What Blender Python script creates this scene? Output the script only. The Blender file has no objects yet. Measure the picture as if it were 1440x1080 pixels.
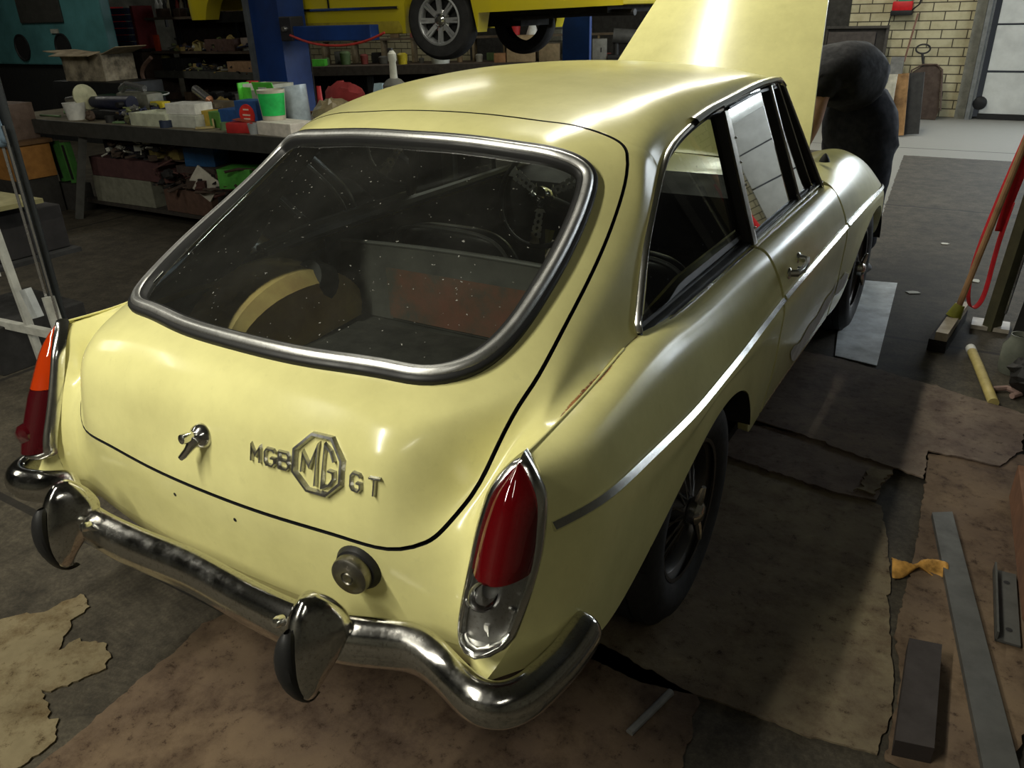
import bpy, bmesh, math, random
import numpy as np
from mathutils import Vector, Matrix
random.seed(7)
sc = bpy.context.scene
COL = sc.collection

# ------------------------------------------------------------------ helpers
def link(o, parent=None):
    COL.objects.link(o)
    if parent is not None: o.parent = parent
    return o
def mesh(name, V, F, mat, parent=None, smooth=True, auto=None):
    me = bpy.data.meshes.new(name)
    me.from_pydata([tuple(map(float, v)) for v in V], [], [tuple(f) for f in F])
    me.materials.append(mat)
    if smooth:
        me.polygons.foreach_set('use_smooth', [True]*len(me.polygons))
    me.update()
    if auto is not None: me.set_sharp_from_angle(angle=math.radians(auto))
    return link(bpy.data.objects.new(name, me), parent)
def tag(o, label=None, cat=None, group=None, kind=None):
    if label: o['label'] = label
    if cat: o['category'] = cat
    if group: o['group'] = group
    if kind: o['kind'] = kind
    return o
def thing(name, label, cat, loc=(0,0,0), rotz=0, group=None):
    o = bpy.data.objects.new(name, None); o.empty_display_size = .05
    link(o); o.location = loc; o.rotation_euler = (0,0,rotz)
    return tag(o, label, cat, group)
def copy_tree(o, parent=None):
    c = o.copy(); COL.objects.link(c)
    if parent is not None: c.parent = parent
    for ch in [x for x in COL.objects if x.parent == o]: copy_tree(ch, c)
    return c
def world_box(root):
    lo=[1e9]*3; hi=[-1e9]*3; st=[root]
    while st:
        o=st.pop(); st+=[c for c in COL.objects if c.parent==o]
        if o.type=='MESH':
            for c in o.bound_box:
                w=o.matrix_world@Vector(c)
                for i in range(3): lo[i]=min(lo[i],w[i]); hi[i]=max(hi[i],w[i])
    return lo,hi
def occupied(x0,x1,y0,y1,z0,z1,skip=()):
    bpy.context.view_layer.update(); out=[]
    for o in list(COL.objects):
        if o.parent is None and o.type in('MESH','EMPTY') and not o.get('kind') and o.name not in skip:
            lo,hi=world_box(o)
            if hi[0]>x0 and lo[0]<x1 and hi[1]>y0 and lo[1]<y1 and hi[2]>z0 and lo[2]<z1: out.append((lo[0],hi[0],lo[1],hi[1]))
    return out
def free_spot(rnd,r,x0,x1,y0,y1,occ,tries=90):
    for _ in range(tries):
        x=rnd.uniform(x0,x1); y=rnd.uniform(y0,y1)
        if all(x+r<a or x-r>b or y+r<c or y-r>d for a,b,c,d in occ):
            occ.append((x-r,x+r,y-r,y+r)); return x,y
    return None
class MB:
    "collects pieces of one mesh"
    def __init__(s): s.V=[]; s.F=[]
    def add(s, V, F):
        n=len(s.V); s.V += [tuple(v) for v in V]; s.F += [tuple(i+n for i in f) for f in F]; return s
    def box(s, c, d, rz=0, rx=0, ry=0, bev=0.0):
        x,y,z=[a/2 for a in d]
        b=min(bev, x*.9, y*.9, z*.9)
        M = Matrix.Translation(c) @ Matrix.Rotation(rz,4,'Z') @ Matrix.Rotation(ry,4,'Y') @ Matrix.Rotation(rx,4,'X')
        if b<=0:
            V=[(-x,-y,-z),(x,-y,-z),(x,y,-z),(-x,y,-z),(-x,-y,z),(x,-y,z),(x,y,z),(-x,y,z)]
            F=[(0,3,2,1),(4,5,6,7),(0,1,5,4),(1,2,6,5),(2,3,7,6),(3,0,4,7)]
        else:
            bm=bmesh.new(); bmesh.ops.create_cube(bm,size=1)
            for v in bm.verts: v.co=Vector((v.co.x*2*x,v.co.y*2*y,v.co.z*2*z))
            bmesh.ops.bevel(bm,geom=bm.edges[:],offset=b,segments=2,affect='EDGES',profile=.6)
            bm.verts.index_update()
            V=[v.co[:] for v in bm.verts]; F=[[v.index for v in f.verts] for f in bm.faces]; bm.free()
        return s.add([(M@Vector(v))[:] for v in V],F)
    def bar(s, a, b, w, h, up=(0,0,1)):
        a=Vector(a); b=Vector(b); d=(b-a).normalized(); u=Vector(up)
        r=d.cross(u)
        if r.length<1e-4: r=d.cross(Vector((1,0,0)))
        r.normalize(); u=r.cross(d)
        V=[]
        for p in (a,b):
            for sx,sy in ((-1,-1),(1,-1),(1,1),(-1,1)): V.append((p+r*sx*w/2+u*sy*h/2)[:])
        return s.add(V,[(0,3,2,1),(4,5,6,7),(0,1,5,4),(1,2,6,5),(2,3,7,6),(3,0,4,7)][:])
    def tube(s, path, r, n=10, closed=False, cap=True):
        path=[Vector(p) for p in path]; m=len(path); rr=r if hasattr(r,'__len__') else [r]*m
        sec=[(math.cos(2*math.pi*k/n),math.sin(2*math.pi*k/n)) for k in range(n)]
        V=[];nrm=None
        for i,p in enumerate(path):
            a=path[(i-1)%m] if (closed or i>0) else p; b=path[(i+1)%m] if (closed or i<m-1) else p
            t=(b-a).normalized()
            if nrm is None:
                nrm=t.cross(Vector((0,0,1)));
                if nrm.length<1e-3: nrm=t.cross(Vector((1,0,0)))
            nrm=(nrm-t*nrm.dot(t)).normalized(); bi=t.cross(nrm)
            for c,q in sec: V.append((p+nrm*c*rr[i]+bi*q*rr[i])[:])
        F=[]
        for i in range(m if closed else m-1):
            j=(i+1)%m
            for k in range(n):
                l=(k+1)%n; F.append((i*n+k,i*n+l,j*n+l,j*n+k))
        if cap and not closed:
            F.append(tuple(range(n))[::-1]); F.append(tuple(range((m-1)*n,m*n)))
        return s.add(V,F)
    def lathe(s, prof, M=None, n=32, a0=0, a1=2*math.pi):
        "prof: (r, h) pairs, about local Z"
        M=M or Matrix(); full=abs(a1-a0-2*math.pi)<1e-6; k=n if full else n+1
        V=[];m=len(prof)
        for i in range(k):
            a=a0+(a1-a0)*i/n
            for r,h in prof: V.append((M@Vector((r*math.cos(a),r*math.sin(a),h)))[:])
        F=[]
        for i in range(n):
            j=(i+1)%k
            for q in range(m-1): F.append((i*m+q,j*m+q,j*m+q+1,i*m+q+1))
        return s.add(V,F)
    def grid(s, P, flip=False, closed=False):
        P=np.asarray(P); m,n=P.shape[:2]; F=[]
        for i in range(m-1 if not closed else m):
            for j in range(n-1):
                a=i*n+j; b=((i+1)%m)*n+j
                F.append((a,b,b+1,a+1) if flip else (a,a+1,b+1,b))
        return s.add(P.reshape(-1,3).tolist(),F)
    def sphere(s, c, r, n=14, sx=1, sy=1, sz=1):
        prof=[(max(1e-4,math.sin(math.pi*i/n)),-math.cos(math.pi*i/n)) for i in range(n+1)]
        M=Matrix.Translation(c)@Matrix.Diagonal((r*sx,r*sy,r*sz,1))
        return s.lathe(prof,M,n=n+4)
    def mirror(s):
        o=MB(); o.V=[(-x,y,z) for x,y,z in s.V]; o.F=[f[::-1] for f in s.F]; return o
    def build(s, name, mat, parent=None, smooth=True, auto=35):
        return mesh(name, s.V, s.F, mat, parent, smooth, auto if smooth else None)
def both(name, mb, mat, parent, auto=35, smooth=True):
    return mb.build(name,mat,parent,smooth,auto), mb.mirror().build(name,mat,parent,smooth,auto)
def obj(name, mb, mat, parent=None, auto=35, smooth=True): return mb.build(name,mat,parent,smooth,auto)
def spl(P, n):
    P=np.array(P,float); return basis(len(P),np.linspace(0,len(P)-1,n))@P

# ------------------------------------------------------------------ materials
def nodes(name):
    m=bpy.data.materials.new(name); m.use_nodes=True; nt=m.node_tree; return m,nt,nt.nodes['Principled BSDF'],nt.nodes['Material Output']
def setp(b, **k):
    for q,v in k.items():
        q={'col':'Base Color','rough':'Roughness','metal':'Metallic','spec':'Specular IOR Level','coat':'Coat Weight','crough':'Coat Roughness','alpha':'Alpha','trans':'Transmission Weight','ior':'IOR','emc':'Emission Color','ems':'Emission Strength'}[q]
        if q in('Base Color','Emission Color') : v=(*v[:3],1)
        b.inputs[q].default_value=v
def N(nt,t,**k):
    n=nt.nodes.new(t)
    for q,v in k.items():
        if q in n.inputs: n.inputs[q].default_value=v
        else: setattr(n,q,v)
    return n
def noise(nt, scale, detail=5, rough=.6, coord=None):
    n=N(nt,'ShaderNodeTexNoise'); n.inputs['Scale'].default_value=scale; n.inputs['Detail'].default_value=detail; n.inputs['Roughness'].default_value=rough
    if coord is None:
        c=N(nt,'ShaderNodeTexCoord'); coord=c.outputs['Object']
    nt.links.new(coord,n.inputs['Vector']); return n
def ramp(nt, src, stops):
    r=N(nt,'ShaderNodeValToRGB'); e=r.color_ramp.elements
    while len(e)<len(stops): e.new(.5)
    for el,(p,c) in zip(e,stops): el.position=p; el.color=(*c,1) if len(c)==3 else c
    nt.links.new(src,r.inputs[0]); return r
def mixc(nt, fac, a, b, blend='MIX'):
    m=N(nt,'ShaderNodeMix',data_type='RGBA',blend_type=blend)
    for s,i in((fac,0),(a,6),(b,7)):
        if isinstance(s,(int,float)): m.inputs[i].default_value=s
        elif isinstance(s,tuple): m.inputs[i].default_value=(*s[:3],1)
        else: nt.links.new(s,m.inputs[i])
    return m.outputs[2]
def bump(nt, b, src, strength=.2, dist=.01):
    n=N(nt,'ShaderNodeBump'); n.inputs['Strength'].default_value=strength; n.inputs['Distance'].default_value=dist
    nt.links.new(src,n.inputs['Height']); nt.links.new(n.outputs[0],b.inputs['Normal'])
MC={}
def flat(name, col, rough=.6, metal=0, var=.18, scale=14, spec=.4, coat=0):
    "plain material with a little mottling"
    if name in MC: return MC[name]
    m,nt,b,o=nodes(name); setp(b,col=col,rough=rough,metal=metal,spec=spec,coat=coat)
    n=noise(nt,scale); d=tuple(c*(1-var*1.6) for c in col); l=tuple(min(1,c*(1+var*.8)) for c in col)
    r=ramp(nt,n.outputs[0],[(.3,d),(.68,l)]); nt.links.new(r.outputs[0],b.inputs['Base Color'])
    r2=ramp(nt,n.outputs[0],[(.3,(min(1,rough*1.25),)*3),(.7,(rough*.85,)*3)]); nt.links.new(r2.outputs[0],b.inputs['Roughness'])
    MC[name]=m; return m
def paint_mat(name, col, dirt=(.30,.27,.10), amt=.35, rough=.22):
    m,nt,b,o=nodes(name); setp(b,rough=rough,spec=.5,coat=.15,crough=.10)
    n1=noise(nt,3.2,6,.65); n2=noise(nt,38,5,.7)
    r1=ramp(nt,n1.outputs[0],[(.38,(0,0,0)),(.75,(amt,)*3)])
    c=mixc(nt,r1.outputs[0],col,dirt)
    r2=ramp(nt,n2.outputs[0],[(.60,(0,0,0)),(.78,(.35,)*3)])
    c=mixc(nt,r2.outputs[0],c,tuple(x*.72 for x in col))
    at=N(nt,'ShaderNodeAttribute',attribute_name='rust')
    n3=noise(nt,55,6,.75)
    mu=N(nt,'ShaderNodeMath',operation='MULTIPLY'); nt.links.new(at.outputs['Fac'],mu.inputs[0]); nt.links.new(n3.outputs[0],mu.inputs[1])
    r3=ramp(nt,mu.outputs[0],[(.28,(0,0,0)),(.42,(1,1,1))])
    n4=noise(nt,120,3); rc=ramp(nt,n4.outputs[0],[(.35,(.10,.03,.012)),(.62,(.42,.17,.05))])
    c=mixc(nt,r3.outputs[0],c,rc.outputs[0])
    nt.links.new(c,b.inputs['Base Color'])
    rr=ramp(nt,r3.outputs[0],[(0,(rough,)*3),(1,(.8,)*3)]); nt.links.new(rr.outputs[0],b.inputs['Roughness'])
    n5=noise(nt,1.7,2); bump(nt,b,n5.outputs[0],.12,.02)
    return m
PAINT=paint_mat('primrose_paint',(.82,.775,.345))
PAINT2=paint_mat('yellow_paint',(.66,.55,.02),amt=.2)
def chrome_mat(name, col=(.62,.62,.60), rough=.12, pit=.5):
    m,nt,b,o=nodes(name); setp(b,col=col,metal=1,rough=rough)
    n=noise(nt,7,7,.7); n2=noise(nt,150,4,.8)
    r=ramp(nt,n.outputs[0],[(.48,(rough,)*3),(.68,(rough+.28*pit,)*3)]); nt.links.new(r.outputs[0],b.inputs['Roughness'])
    r2=ramp(nt,n2.outputs[0],[(.52,(0,0,0)),(.7,(pit,)*3)])
    c=mixc(nt,r2.outputs[0],col,(.20,.17,.13)); nt.links.new(c,b.inputs['Base Color'])
    bump(nt,b,n2.outputs[0],.05*pit,.004); return m
CHROME=chrome_mat('chrome',(.78,.78,.75),.16,.3); CHROME_OLD=chrome_mat('pitted_chrome',(.62,.61,.58),.12,.7); TRIMCH=chrome_mat('satin_window_trim',(.80,.80,.78),.38,.4); ALU=chrome_mat('dull_aluminium',(.50,.50,.49),.30,.6)
RUBBER=flat('black_rubber',(.012,.012,.012),.5)
BLACK=flat('black_trim',(.008,.008,.009),.6)
DKINT=flat('dark_interior',(.014,.013,.012),.75,scale=6)
VINYL=flat('black_vinyl',(.012,.012,.013),.38,scale=20)
def glass_mat(name, tint=(.80,.84,.80), dust=.10, dcol=(.30,.30,.27), rough=.02):
    m,nt,b,o=nodes(name); nt.nodes.remove(b)
    tr=N(nt,'ShaderNodeBsdfTransparent'); tr.inputs[0].default_value=(*tint,1)
    gl=N(nt,'ShaderNodeBsdfGlossy'); gl.inputs['Roughness'].default_value=rough; gl.inputs[0].default_value=(1,1,1,1)
    fr=N(nt,'ShaderNodeFresnel'); fr.inputs[0].default_value=1.5
    df=N(nt,'ShaderNodeBsdfDiffuse'); df.inputs[0].default_value=(*dcol,1)
    m1=N(nt,'ShaderNodeMixShader'); m2=N(nt,'ShaderNodeMixShader')
    n=noise(nt,2.6,7,.7); n2=noise(nt,110,2,.5)
    r=ramp(nt,n.outputs[0],[(.35,(dust*.45,)*3),(.75,(dust*1.6,)*3)])
    r2=ramp(nt,n2.outputs[0],[(.725,(0,0,0)),(.745,(.8,.8,.8))])
    ad=N(nt,'ShaderNodeMath',operation='ADD',use_clamp=True); nt.links.new(r.outputs[0],ad.inputs[0]); nt.links.new(r2.outputs[0],ad.inputs[1])
    nt.links.new(ad.outputs[0],m1.inputs[0]); nt.links.new(tr.outputs[0],m1.inputs[1]); nt.links.new(df.outputs[0],m1.inputs[2])
    nt.links.new(fr.outputs[0],m2.inputs[0]); nt.links.new(m1.outputs[0],m2.inputs[1]); nt.links.new(gl.outputs[0],m2.inputs[2])
    nt.links.new(m2.outputs[0],o.inputs[0]); return m
GLASS=glass_mat('dusty_glass',dust=.05); GLASS_SIDE=glass_mat('dusty_side_glass',(.7,.74,.72),dust=.035,dcol=(.2,.2,.2))
def lens_mat(name,col,rough=.06,ems=0):
    m,nt,b,o=nodes(name); setp(b,col=col,rough=rough,spec=.6,trans=.25,coat=1,crough=.03); return m
LENS_RED=lens_mat('red_lens',(.12,.002,.004)); LENS_ORANGE=lens_mat('orange_lens',(.55,.045,.004)); LENS_DARK=lens_mat('dark_red_lens',(.065,.003,.006))
CLEARG=glass_mat('bulb_glass',(.8,.8,.8),dust=.02)
import numpy as np
def d2mat(n):
    A=np.zeros((n,n));B=np.zeros((n,n));A[0,0]=A[-1,-1]=1
    for i in range(1,n-1):
        A[i,i-1]=A[i,i+1]=1;A[i,i]=4;B[i,i-1]=B[i,i+1]=6;B[i,i]=-12
    return np.linalg.solve(A,B)
def basis(n,t):
    t=np.clip(np.asarray(t,float),0,n-1);M=d2mat(n);i=np.minimum(t.astype(int),n-2);s=t-i
    W=np.zeros((len(t),n));r=np.arange(len(t))
    W[r,i]+=1-s;W[r,i+1]+=s
    W+=((( (1-s)**3-(1-s))/6)[:,None])*M[i]+(((s**3-s)/6)[:,None])*M[i+1]
    return W
class Surf:
    def __init__(s,P):
        s.P=np.array(P,float);s.nv,s.nu=s.P.shape[:2]
    def grid(s,v,u):
        return np.einsum('vi,ijk,uj->vuk',basis(s.nv,v),s.P,basis(s.nu,u))
    def pts(s,v,u):
        return np.einsum('ni,ijk,nj->nk',basis(s.nv,v),s.P,basis(s.nu,u))
    def nrm(s,v,u,e=1e-3):
        v=np.asarray(v,float);u=np.asarray(u,float)
        a=s.pts(np.minimum(v+e,s.nv-1),u)-s.pts(np.maximum(v-e,0),u);b=s.pts(v,np.minimum(u+e,s.nu-1))-s.pts(v,np.maximum(u-e,0))
        n=np.cross(b,a);return n/np.linalg.norm(n,axis=1,keepdims=True)
def crow(y0,by,z0,dz,xs): return [(x,y0+by*x*x,z0+dz*x*x) for x in xs]
ROWS=[
 crow(.002,.18,.425,0,(0,.18,.34,.46))+[(.535,.052,.425),(.575,.055,.425),(.603,.035,.425)],
 crow(-.004,.18,.52,0,(0,.18,.34,.46))+[(.535,.050,.52),(.575,.053,.52),(.605,.028,.52)],
 crow(-.007,.18,.617,0,(0,.18,.34,.45))+[(.520,.065,.630),(.570,.078,.628),(.605,.060,.622)],
 crow(.010,.17,.70,0,(0,.18,.34,.455))+[(.545,.130,.698),(.583,.115,.695),(.609,.090,.690)],
 crow(.032,.20,.780,-.02,(0,.18,.34,.46))+[(.560,.200,.760),(.595,.175,.752),(.625,.135,.765)],
 crow(.073,.26,.832,-.05,(0,.18,.34,.465))+[(.570,.270,.815),(.612,.240,.785),(.650,.185,.792)],
 crow(.135,.35,.868,-.08,(0,.18,.34,.465))+[(.573,.340,.850),(.612,.320,.812),(.645,.290,.795)],
 crow(.35,.20,.985,-.16,(0,.17,.33,.45))+[(.562,.470,.915),(.606,.470,.845),(.637,.470,.805)],
 crow(.56,.13,1.095,-.20,(0,.165,.32,.43))+[(.540,.660,1.010),(.592,.665,.93),(.634,.665,.824)],
 crow(.746,.07,1.188,-.17,(0,.16,.30,.405))+[(.515,.815,1.112),(.562,.815,1.05),(.588,.815,.995)],
 crow(.872,.036,1.232,-.15,(0,.155,.29,.39))+[(.500,.890,1.178),(.535,.935,1.145),(.558,.945,1.095)],
 crow(1.12,.0,1.274,-.14,(0,.15,.28,.38))+[(.470,1.125,1.236),(.515,1.13,1.200),(.538,1.13,1.168)],
 crow(1.45,.0,1.297,-.13,(0,.15,.28,.38))+[(.460,1.45,1.262),(.505,1.45,1.238),(.527,1.45,1.205)],
 crow(1.80,.0,1.297,-.14,(0,.15,.28,.38))+[(.458,1.80,1.262),(.500,1.80,1.245),(.523,1.80,1.218)],
 crow(2.09,-.20,1.262,-.10,(0,.15,.28,.38))+[(.455,2.045,1.240),(.498,2.025,1.232),(.522,2.01,1.218)],
]
def mirror_cols(R): return [[(-x,y,z) for x,y,z in r[:0:-1]]+list(r) for r in R]
T=Surf(mirror_cols(ROWS))   # u index 6 = centre, 12 = outer right
# flank stations: columns crest -> bottom
FL=[
 [(.653,.165,.797),(.687,.150,.765),(.700,.125,.68),(.700,.085,.59),(.688,.045,.505),(.664,-.010,.447)],
 [(.650,.28,.795),(.702,.27,.768),(.740,.26,.675),(.750,.24,.59),(.746,.20,.50),(.735,.17,.40)],
 [(.641,.44,.804),(.700,.43,.777),(.750,.43,.665),(.757,.41,.585),(.754,.39,.485),(.745,.37,.37)],
 [(.636,.665,.822),(.698,.66,.79),(.757,.66,.655),(.762,.65,.60),(.762,.66,.55),(.761,.66,.503)],
 [(.641,.85,.812),(.700,.85,.785),(.758,.85,.655),(.763,.84,.625),(.763,.85,.595),(.762,.86,.563)],
 [(.642,1.04,.810),(.700,1.04,.785),(.757,1.04,.658),(.762,1.04,.62),(.761,1.04,.59),(.760,1.04,.555)],
 [(.641,1.22,.813),(.700,1.22,.787),(.755,1.22,.664),(.760,1.22,.60),(.757,1.22,.53),(.751,1.21,.455)],
 [(.640,1.33,.814),(.700,1.33,.788),(.754,1.33,.667),(.758,1.33,.58),(.752,1.31,.45),(.736,1.29,.315)],
 [(.640,1.47,.815),(.699,1.47,.789),(.753,1.47,.671),(.757,1.47,.58),(.749,1.47,.45),(.725,1.47,.285)],
 [(.640,1.90,.817),(.699,1.90,.791),(.752,1.90,.672),(.756,1.90,.58),(.748,1.90,.45),(.724,1.90,.285)],
 [(.640,2.42,.822),(.697,2.42,.794),(.752,2.42,.672),(.757,2.42,.58),(.750,2.42,.45),(.730,2.42,.295)],
]
for _i,_v in ((1,6.0),(2,7.0),(3,8.0)):
    _p=T.pts([_v],[12])[0]; FL[_i][0]=tuple(_p)
FS=Surf(FL)
# ------------------------------------------------------------------ the car
CAR=thing('car','pale yellow two-door fastback sports car with its bonnet raised, seen from behind','car')
G0=6.0
GAP=[(1.99,0),(1.99,1),(1.99,1.6),(1.995,2.2),(2.0,2.9),(2.01,3.35),(2.05,3.75),(2.17,4.0),(2.50,4.13),(3.04,4.08),(4.1,4.0),(5.4,3.95),(6.64,3.99),(7.34,4.03),(7.96,4.05),(8.6,4.06),(9.3,4.06),(9.75,4.0),(9.96,3.8),(10.0,3.3),(10,2),(10,0)]
WIN=[(6,0),(6.0,1),(6.03,1.9),(6.08,2.6),(6.15,3),(6.25,3.24),(6.47,3.4),(6.82,3.52),(7.49,3.6),(8.1,3.61),(8.41,3.6),(8.7,3.57),(8.87,3.5),(9.0,3.35),(9.08,3.1),(9.09,2.5),(9.07,1.4),(9.03,.5),(9.02,0)]
def seg(L, i0, i1, n):
    "resample outline between vertex indices with arc length in 3D; returns (v,u)"
    A=np.array(L,float); A=basis(len(A),np.linspace(i0,i1,240))@A if False else np.stack([np.interp(np.linspace(i0,i1,240),np.arange(len(A)),A[:,k]) for k in (0,1)],1)
    # smooth the polyline a little
    for _ in range(6):
        B=A.copy(); B[3:-3]=(A[:-6]+A[1:-5]+A[2:-4]+A[3:-3]+A[4:-2]+A[5:-1]+A[6:])/7; A=B
    P=T.pts(A[:,0],A[:,1]+G0); d=np.r_[0,np.cumsum(np.linalg.norm(np.diff(P,axis=0),axis=1))]
    t=np.linspace(0,d[-1],n); return np.stack([np.interp(t,d,A[:,k]) for k in (0,1)],1)
def outline(L, cuts, ns):
    A=seg(L,0,len(L)-1,1200); out=[]
    full=np.array(L,float)
    # find nearest sample to each cut vertex
    idx=[int(np.argmin(((A-full[c])**2).sum(1))) for c in cuts]
    for a,b,n in zip(idx[:-1],idx[1:],ns):
        S=A[a:b+1]; P=T.pts(S[:,0],S[:,1]+G0); d=np.r_[0,np.cumsum(np.linalg.norm(np.diff(P,axis=0),axis=1))]
        t=np.linspace(0,d[-1],n+1)[:-1] if b!=idx[-1] else np.linspace(0,d[-1],n+1)
        out.append(np.stack([np.interp(t,d,S[:,k]) for k in (0,1)],1))
    return np.concatenate(out)
NS=(22,12,34,12,20)
gapL=outline(GAP,(0,6,9,17,19,21),NS)          # centre, corner start, corner end, top corner, top, centre
winL=outline(WIN,(0,4,7,11,14,18),NS)
def mirror_loop(L): # (v,u) right half centre->centre to closed loop
    R_=L; Lf=L[::-1][1:-1]*[1,-1]; return np.concatenate([R_,Lf])
gapC=mirror_loop(gapL); winC=mirror_loop(winL)
def onT(A,off=0.0):
    P=T.pts(A[:,0],A[:,1]+G0)
    if off: P=P+T.nrm(A[:,0],A[:,1]+G0)*off
    return P
def rust_attr(o, spots, base=0.0):
    me=o.data; n=len(me.vertices); co=np.empty(n*3); me.vertices.foreach_get('co',co); co=co.reshape(-1,3)
    w=np.full(n,base)
    for a,b,rad,st in spots:
        a=np.array(a); b=np.array(b); d=b-a; L=max((d@d),1e-9); t=np.clip(((co-a)@d)/L,0,1); q=co-(a+t[:,None]*d)
        w=np.maximum(w,st*np.exp(-(q**2).sum(1)/(rad*rad)))
    at=me.attributes.new('rust','FLOAT','POINT'); at.data.foreach_set('value',w)
def inset_uv(A, dist):
    "move a loop sideways on the surface T by dist metres (positive = outward)"
    P=onT(A); nn=T.nrm(A[:,0],A[:,1]+G0); t=np.roll(P,-1,0)-np.roll(P,1,0); t/=np.linalg.norm(t,axis=1,keepdims=True)
    b=np.cross(t,nn); return P,nn,t,b
# surface T normals point outward? check at roof centre
_s=1.0 if T.nrm([12],[G0])[0][2]>0 else -1.0
def nT(A): return T.nrm(A[:,0],A[:,1]+G0)*_s
# ---- tailgate
ns_=22; M=len(gapC)
S=np.linspace(0,1,ns_)**.9
P=np.zeros((M,ns_+2,3))
for j,s in enumerate(S):
    A=winC*(1-s)+gapC*s; P[:,j+1]=onT(A)
# shrink outer edge by 3mm and add folded flanges
cen=onT(winC).mean(0)
P[:,-1]=P[:,-2]-nT(gapC)*.016
P[:,0]=P[:,1]-nT(winC)*.014
mb=MB().grid(P,closed=True)
TG=obj('tailgate',mb,PAINT,CAR,auto=40)
TG.data.materials.append(BLACK)
for i_,p_ in enumerate(TG.data.polygons):
    if i_%(ns_+1)==ns_: p_.material_index=1  # outer flange turned black to paint shade into the tailgate gap
rust_attr(TG,[((.30,.19,.86),(.36,.20,.855),.010,1.0),((.33,.18,.85),(.36,.18,.845),.006,.9),((.285,.0,.672),(.335,.0,.662),.006,.85),((.24,.0,.672),(.26,.0,.668),.004,.7),((.27,.01,.64),(.34,.01,.643),.006,1.1),((-.1,-.004,.622),(.05,-.004,.622),.005,.95),((.16,.0,.622),(.24,.0,.622),.004,.8),((-.50,.22,.865),(-.47,.22,.87),.008,.75),((-.18,.15,.86),(-.12,.15,.86),.005,.7)])
def closed_sweep(Pc, Nc, sec, parent, name, mat, auto=60):
    t=np.roll(Pc,-1,0)-np.roll(Pc,1,0); t/=np.linalg.norm(t,axis=1,keepdims=True); b=np.cross(t,Nc); b/=np.linalg.norm(b,axis=1,keepdims=True)
    G=np.stack([Pc+b*x+Nc*y for x,y in sec],1); return obj(name,MB().grid(G,closed=True),mat,parent,auto)
PW=onT(winC); NW=nT(winC)
t_=np.roll(PW,-1,0)-np.roll(PW,1,0); b_=np.cross(t_,NW); 
sg=1.0 if (b_[0]@(cen-PW[0]))<0 else -1.0     # +1 when b points outward
def arc(x0,x1,h,n=8,base=0.0): return [(x0+(x1-x0)*i/n, base+h*math.sin(math.pi*i/n)) for i in range(n+1)]
o=closed_sweep(PW,NW,[(sg*x,y) for x,y in [(.009,-.002),(.008,.010),(.003,.014),(-.006,.014),(-.028,.011),(-.034,.006),(-.036,-.01)]],TG,'rubber_seal',RUBBER)
o=closed_sweep(PW,NW,[(sg*x,y) for x,y in [(-.003,.010)]+arc(-.004,-.027,.006,8,.014)+[(-.028,.008)]],TG,'chrome_trim',TRIMCH)
# glass
gs=np.linspace(0,1,14); P=np.zeros((M,14,3)); cw=np.array([7.6,0.])
GA=winC.copy(); 
for j,s in enumerate(gs): 
    A=cw+(GA-cw)*s*.97; P[:,j]=onT(A)-nT(A)*.004
obj('rear_glass',MB().grid(P[:,:],closed=True),GLASS,TG,auto=80)
# sticker in the lower left corner of the glass
def patchT(v0,v1,u0,u1,off,name,mat,parent,n=6):
    V,U=np.meshgrid(np.linspace(v0,v1,n),np.linspace(u0,u1,n),indexing='ij'); A=np.stack([V.ravel(),U.ravel()],1)
    Pq=onT(A)+nT(A)*off; return obj(name,MB().grid(Pq.reshape(n,n,3)),mat,parent)
STK=flat('sticker_paper',(.42,.44,.40),.6)
patchT(6.42,6.62,-3.22,-3.02,-.002,'sticker',STK,TG)
patchT(6.47,6.57,-3.14,-3.08,-.0005,'sticker_emblem',flat('sticker_grey',(.16,.17,.16),.7),TG)
# ---- rear body around the tailgate, roof and pillars as one shell
def bnd(n_tot):
    # boundary (v,u) matched to gapL: bottom row, outer corner, side, then up to v=10
    n0,n1,n2,n3,n4=NS; out=[]
    for k,(v,u) in enumerate(gapL):
        if k<=n0: out.append((0.0, u*1.02*(4.6/3.83) if False else u*(5.0/3.75)))
        elif k<=n0+n1:
            s=(k-n0)/n1; q=s*2.0
            out.append((0.0,5.0+q) if q<1 else ((q-1)*2.6,6.0))
        elif k<=n0+n1+n2:
            s=(k-n0-n1)/n2; v1=np.interp(v,[3.04,9.8],[2.6,9.6]); out.append((v1,6.0))
        elif k<=n0+n1+n2+n3:
            s=(k-n0-n1-n2)/n3; out.append((9.6+s*.9 if s<.5 else 10.05+(s-.5)*2*.3,6.0-(0 if s<.5 else (s-.5)*2*2.4)))
        else: out.append((10.35,u*(3.6/3.3)))
    return np.array(out)
BD=bnd(0)
n0,n1,n2,n3,n4=NS
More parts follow.
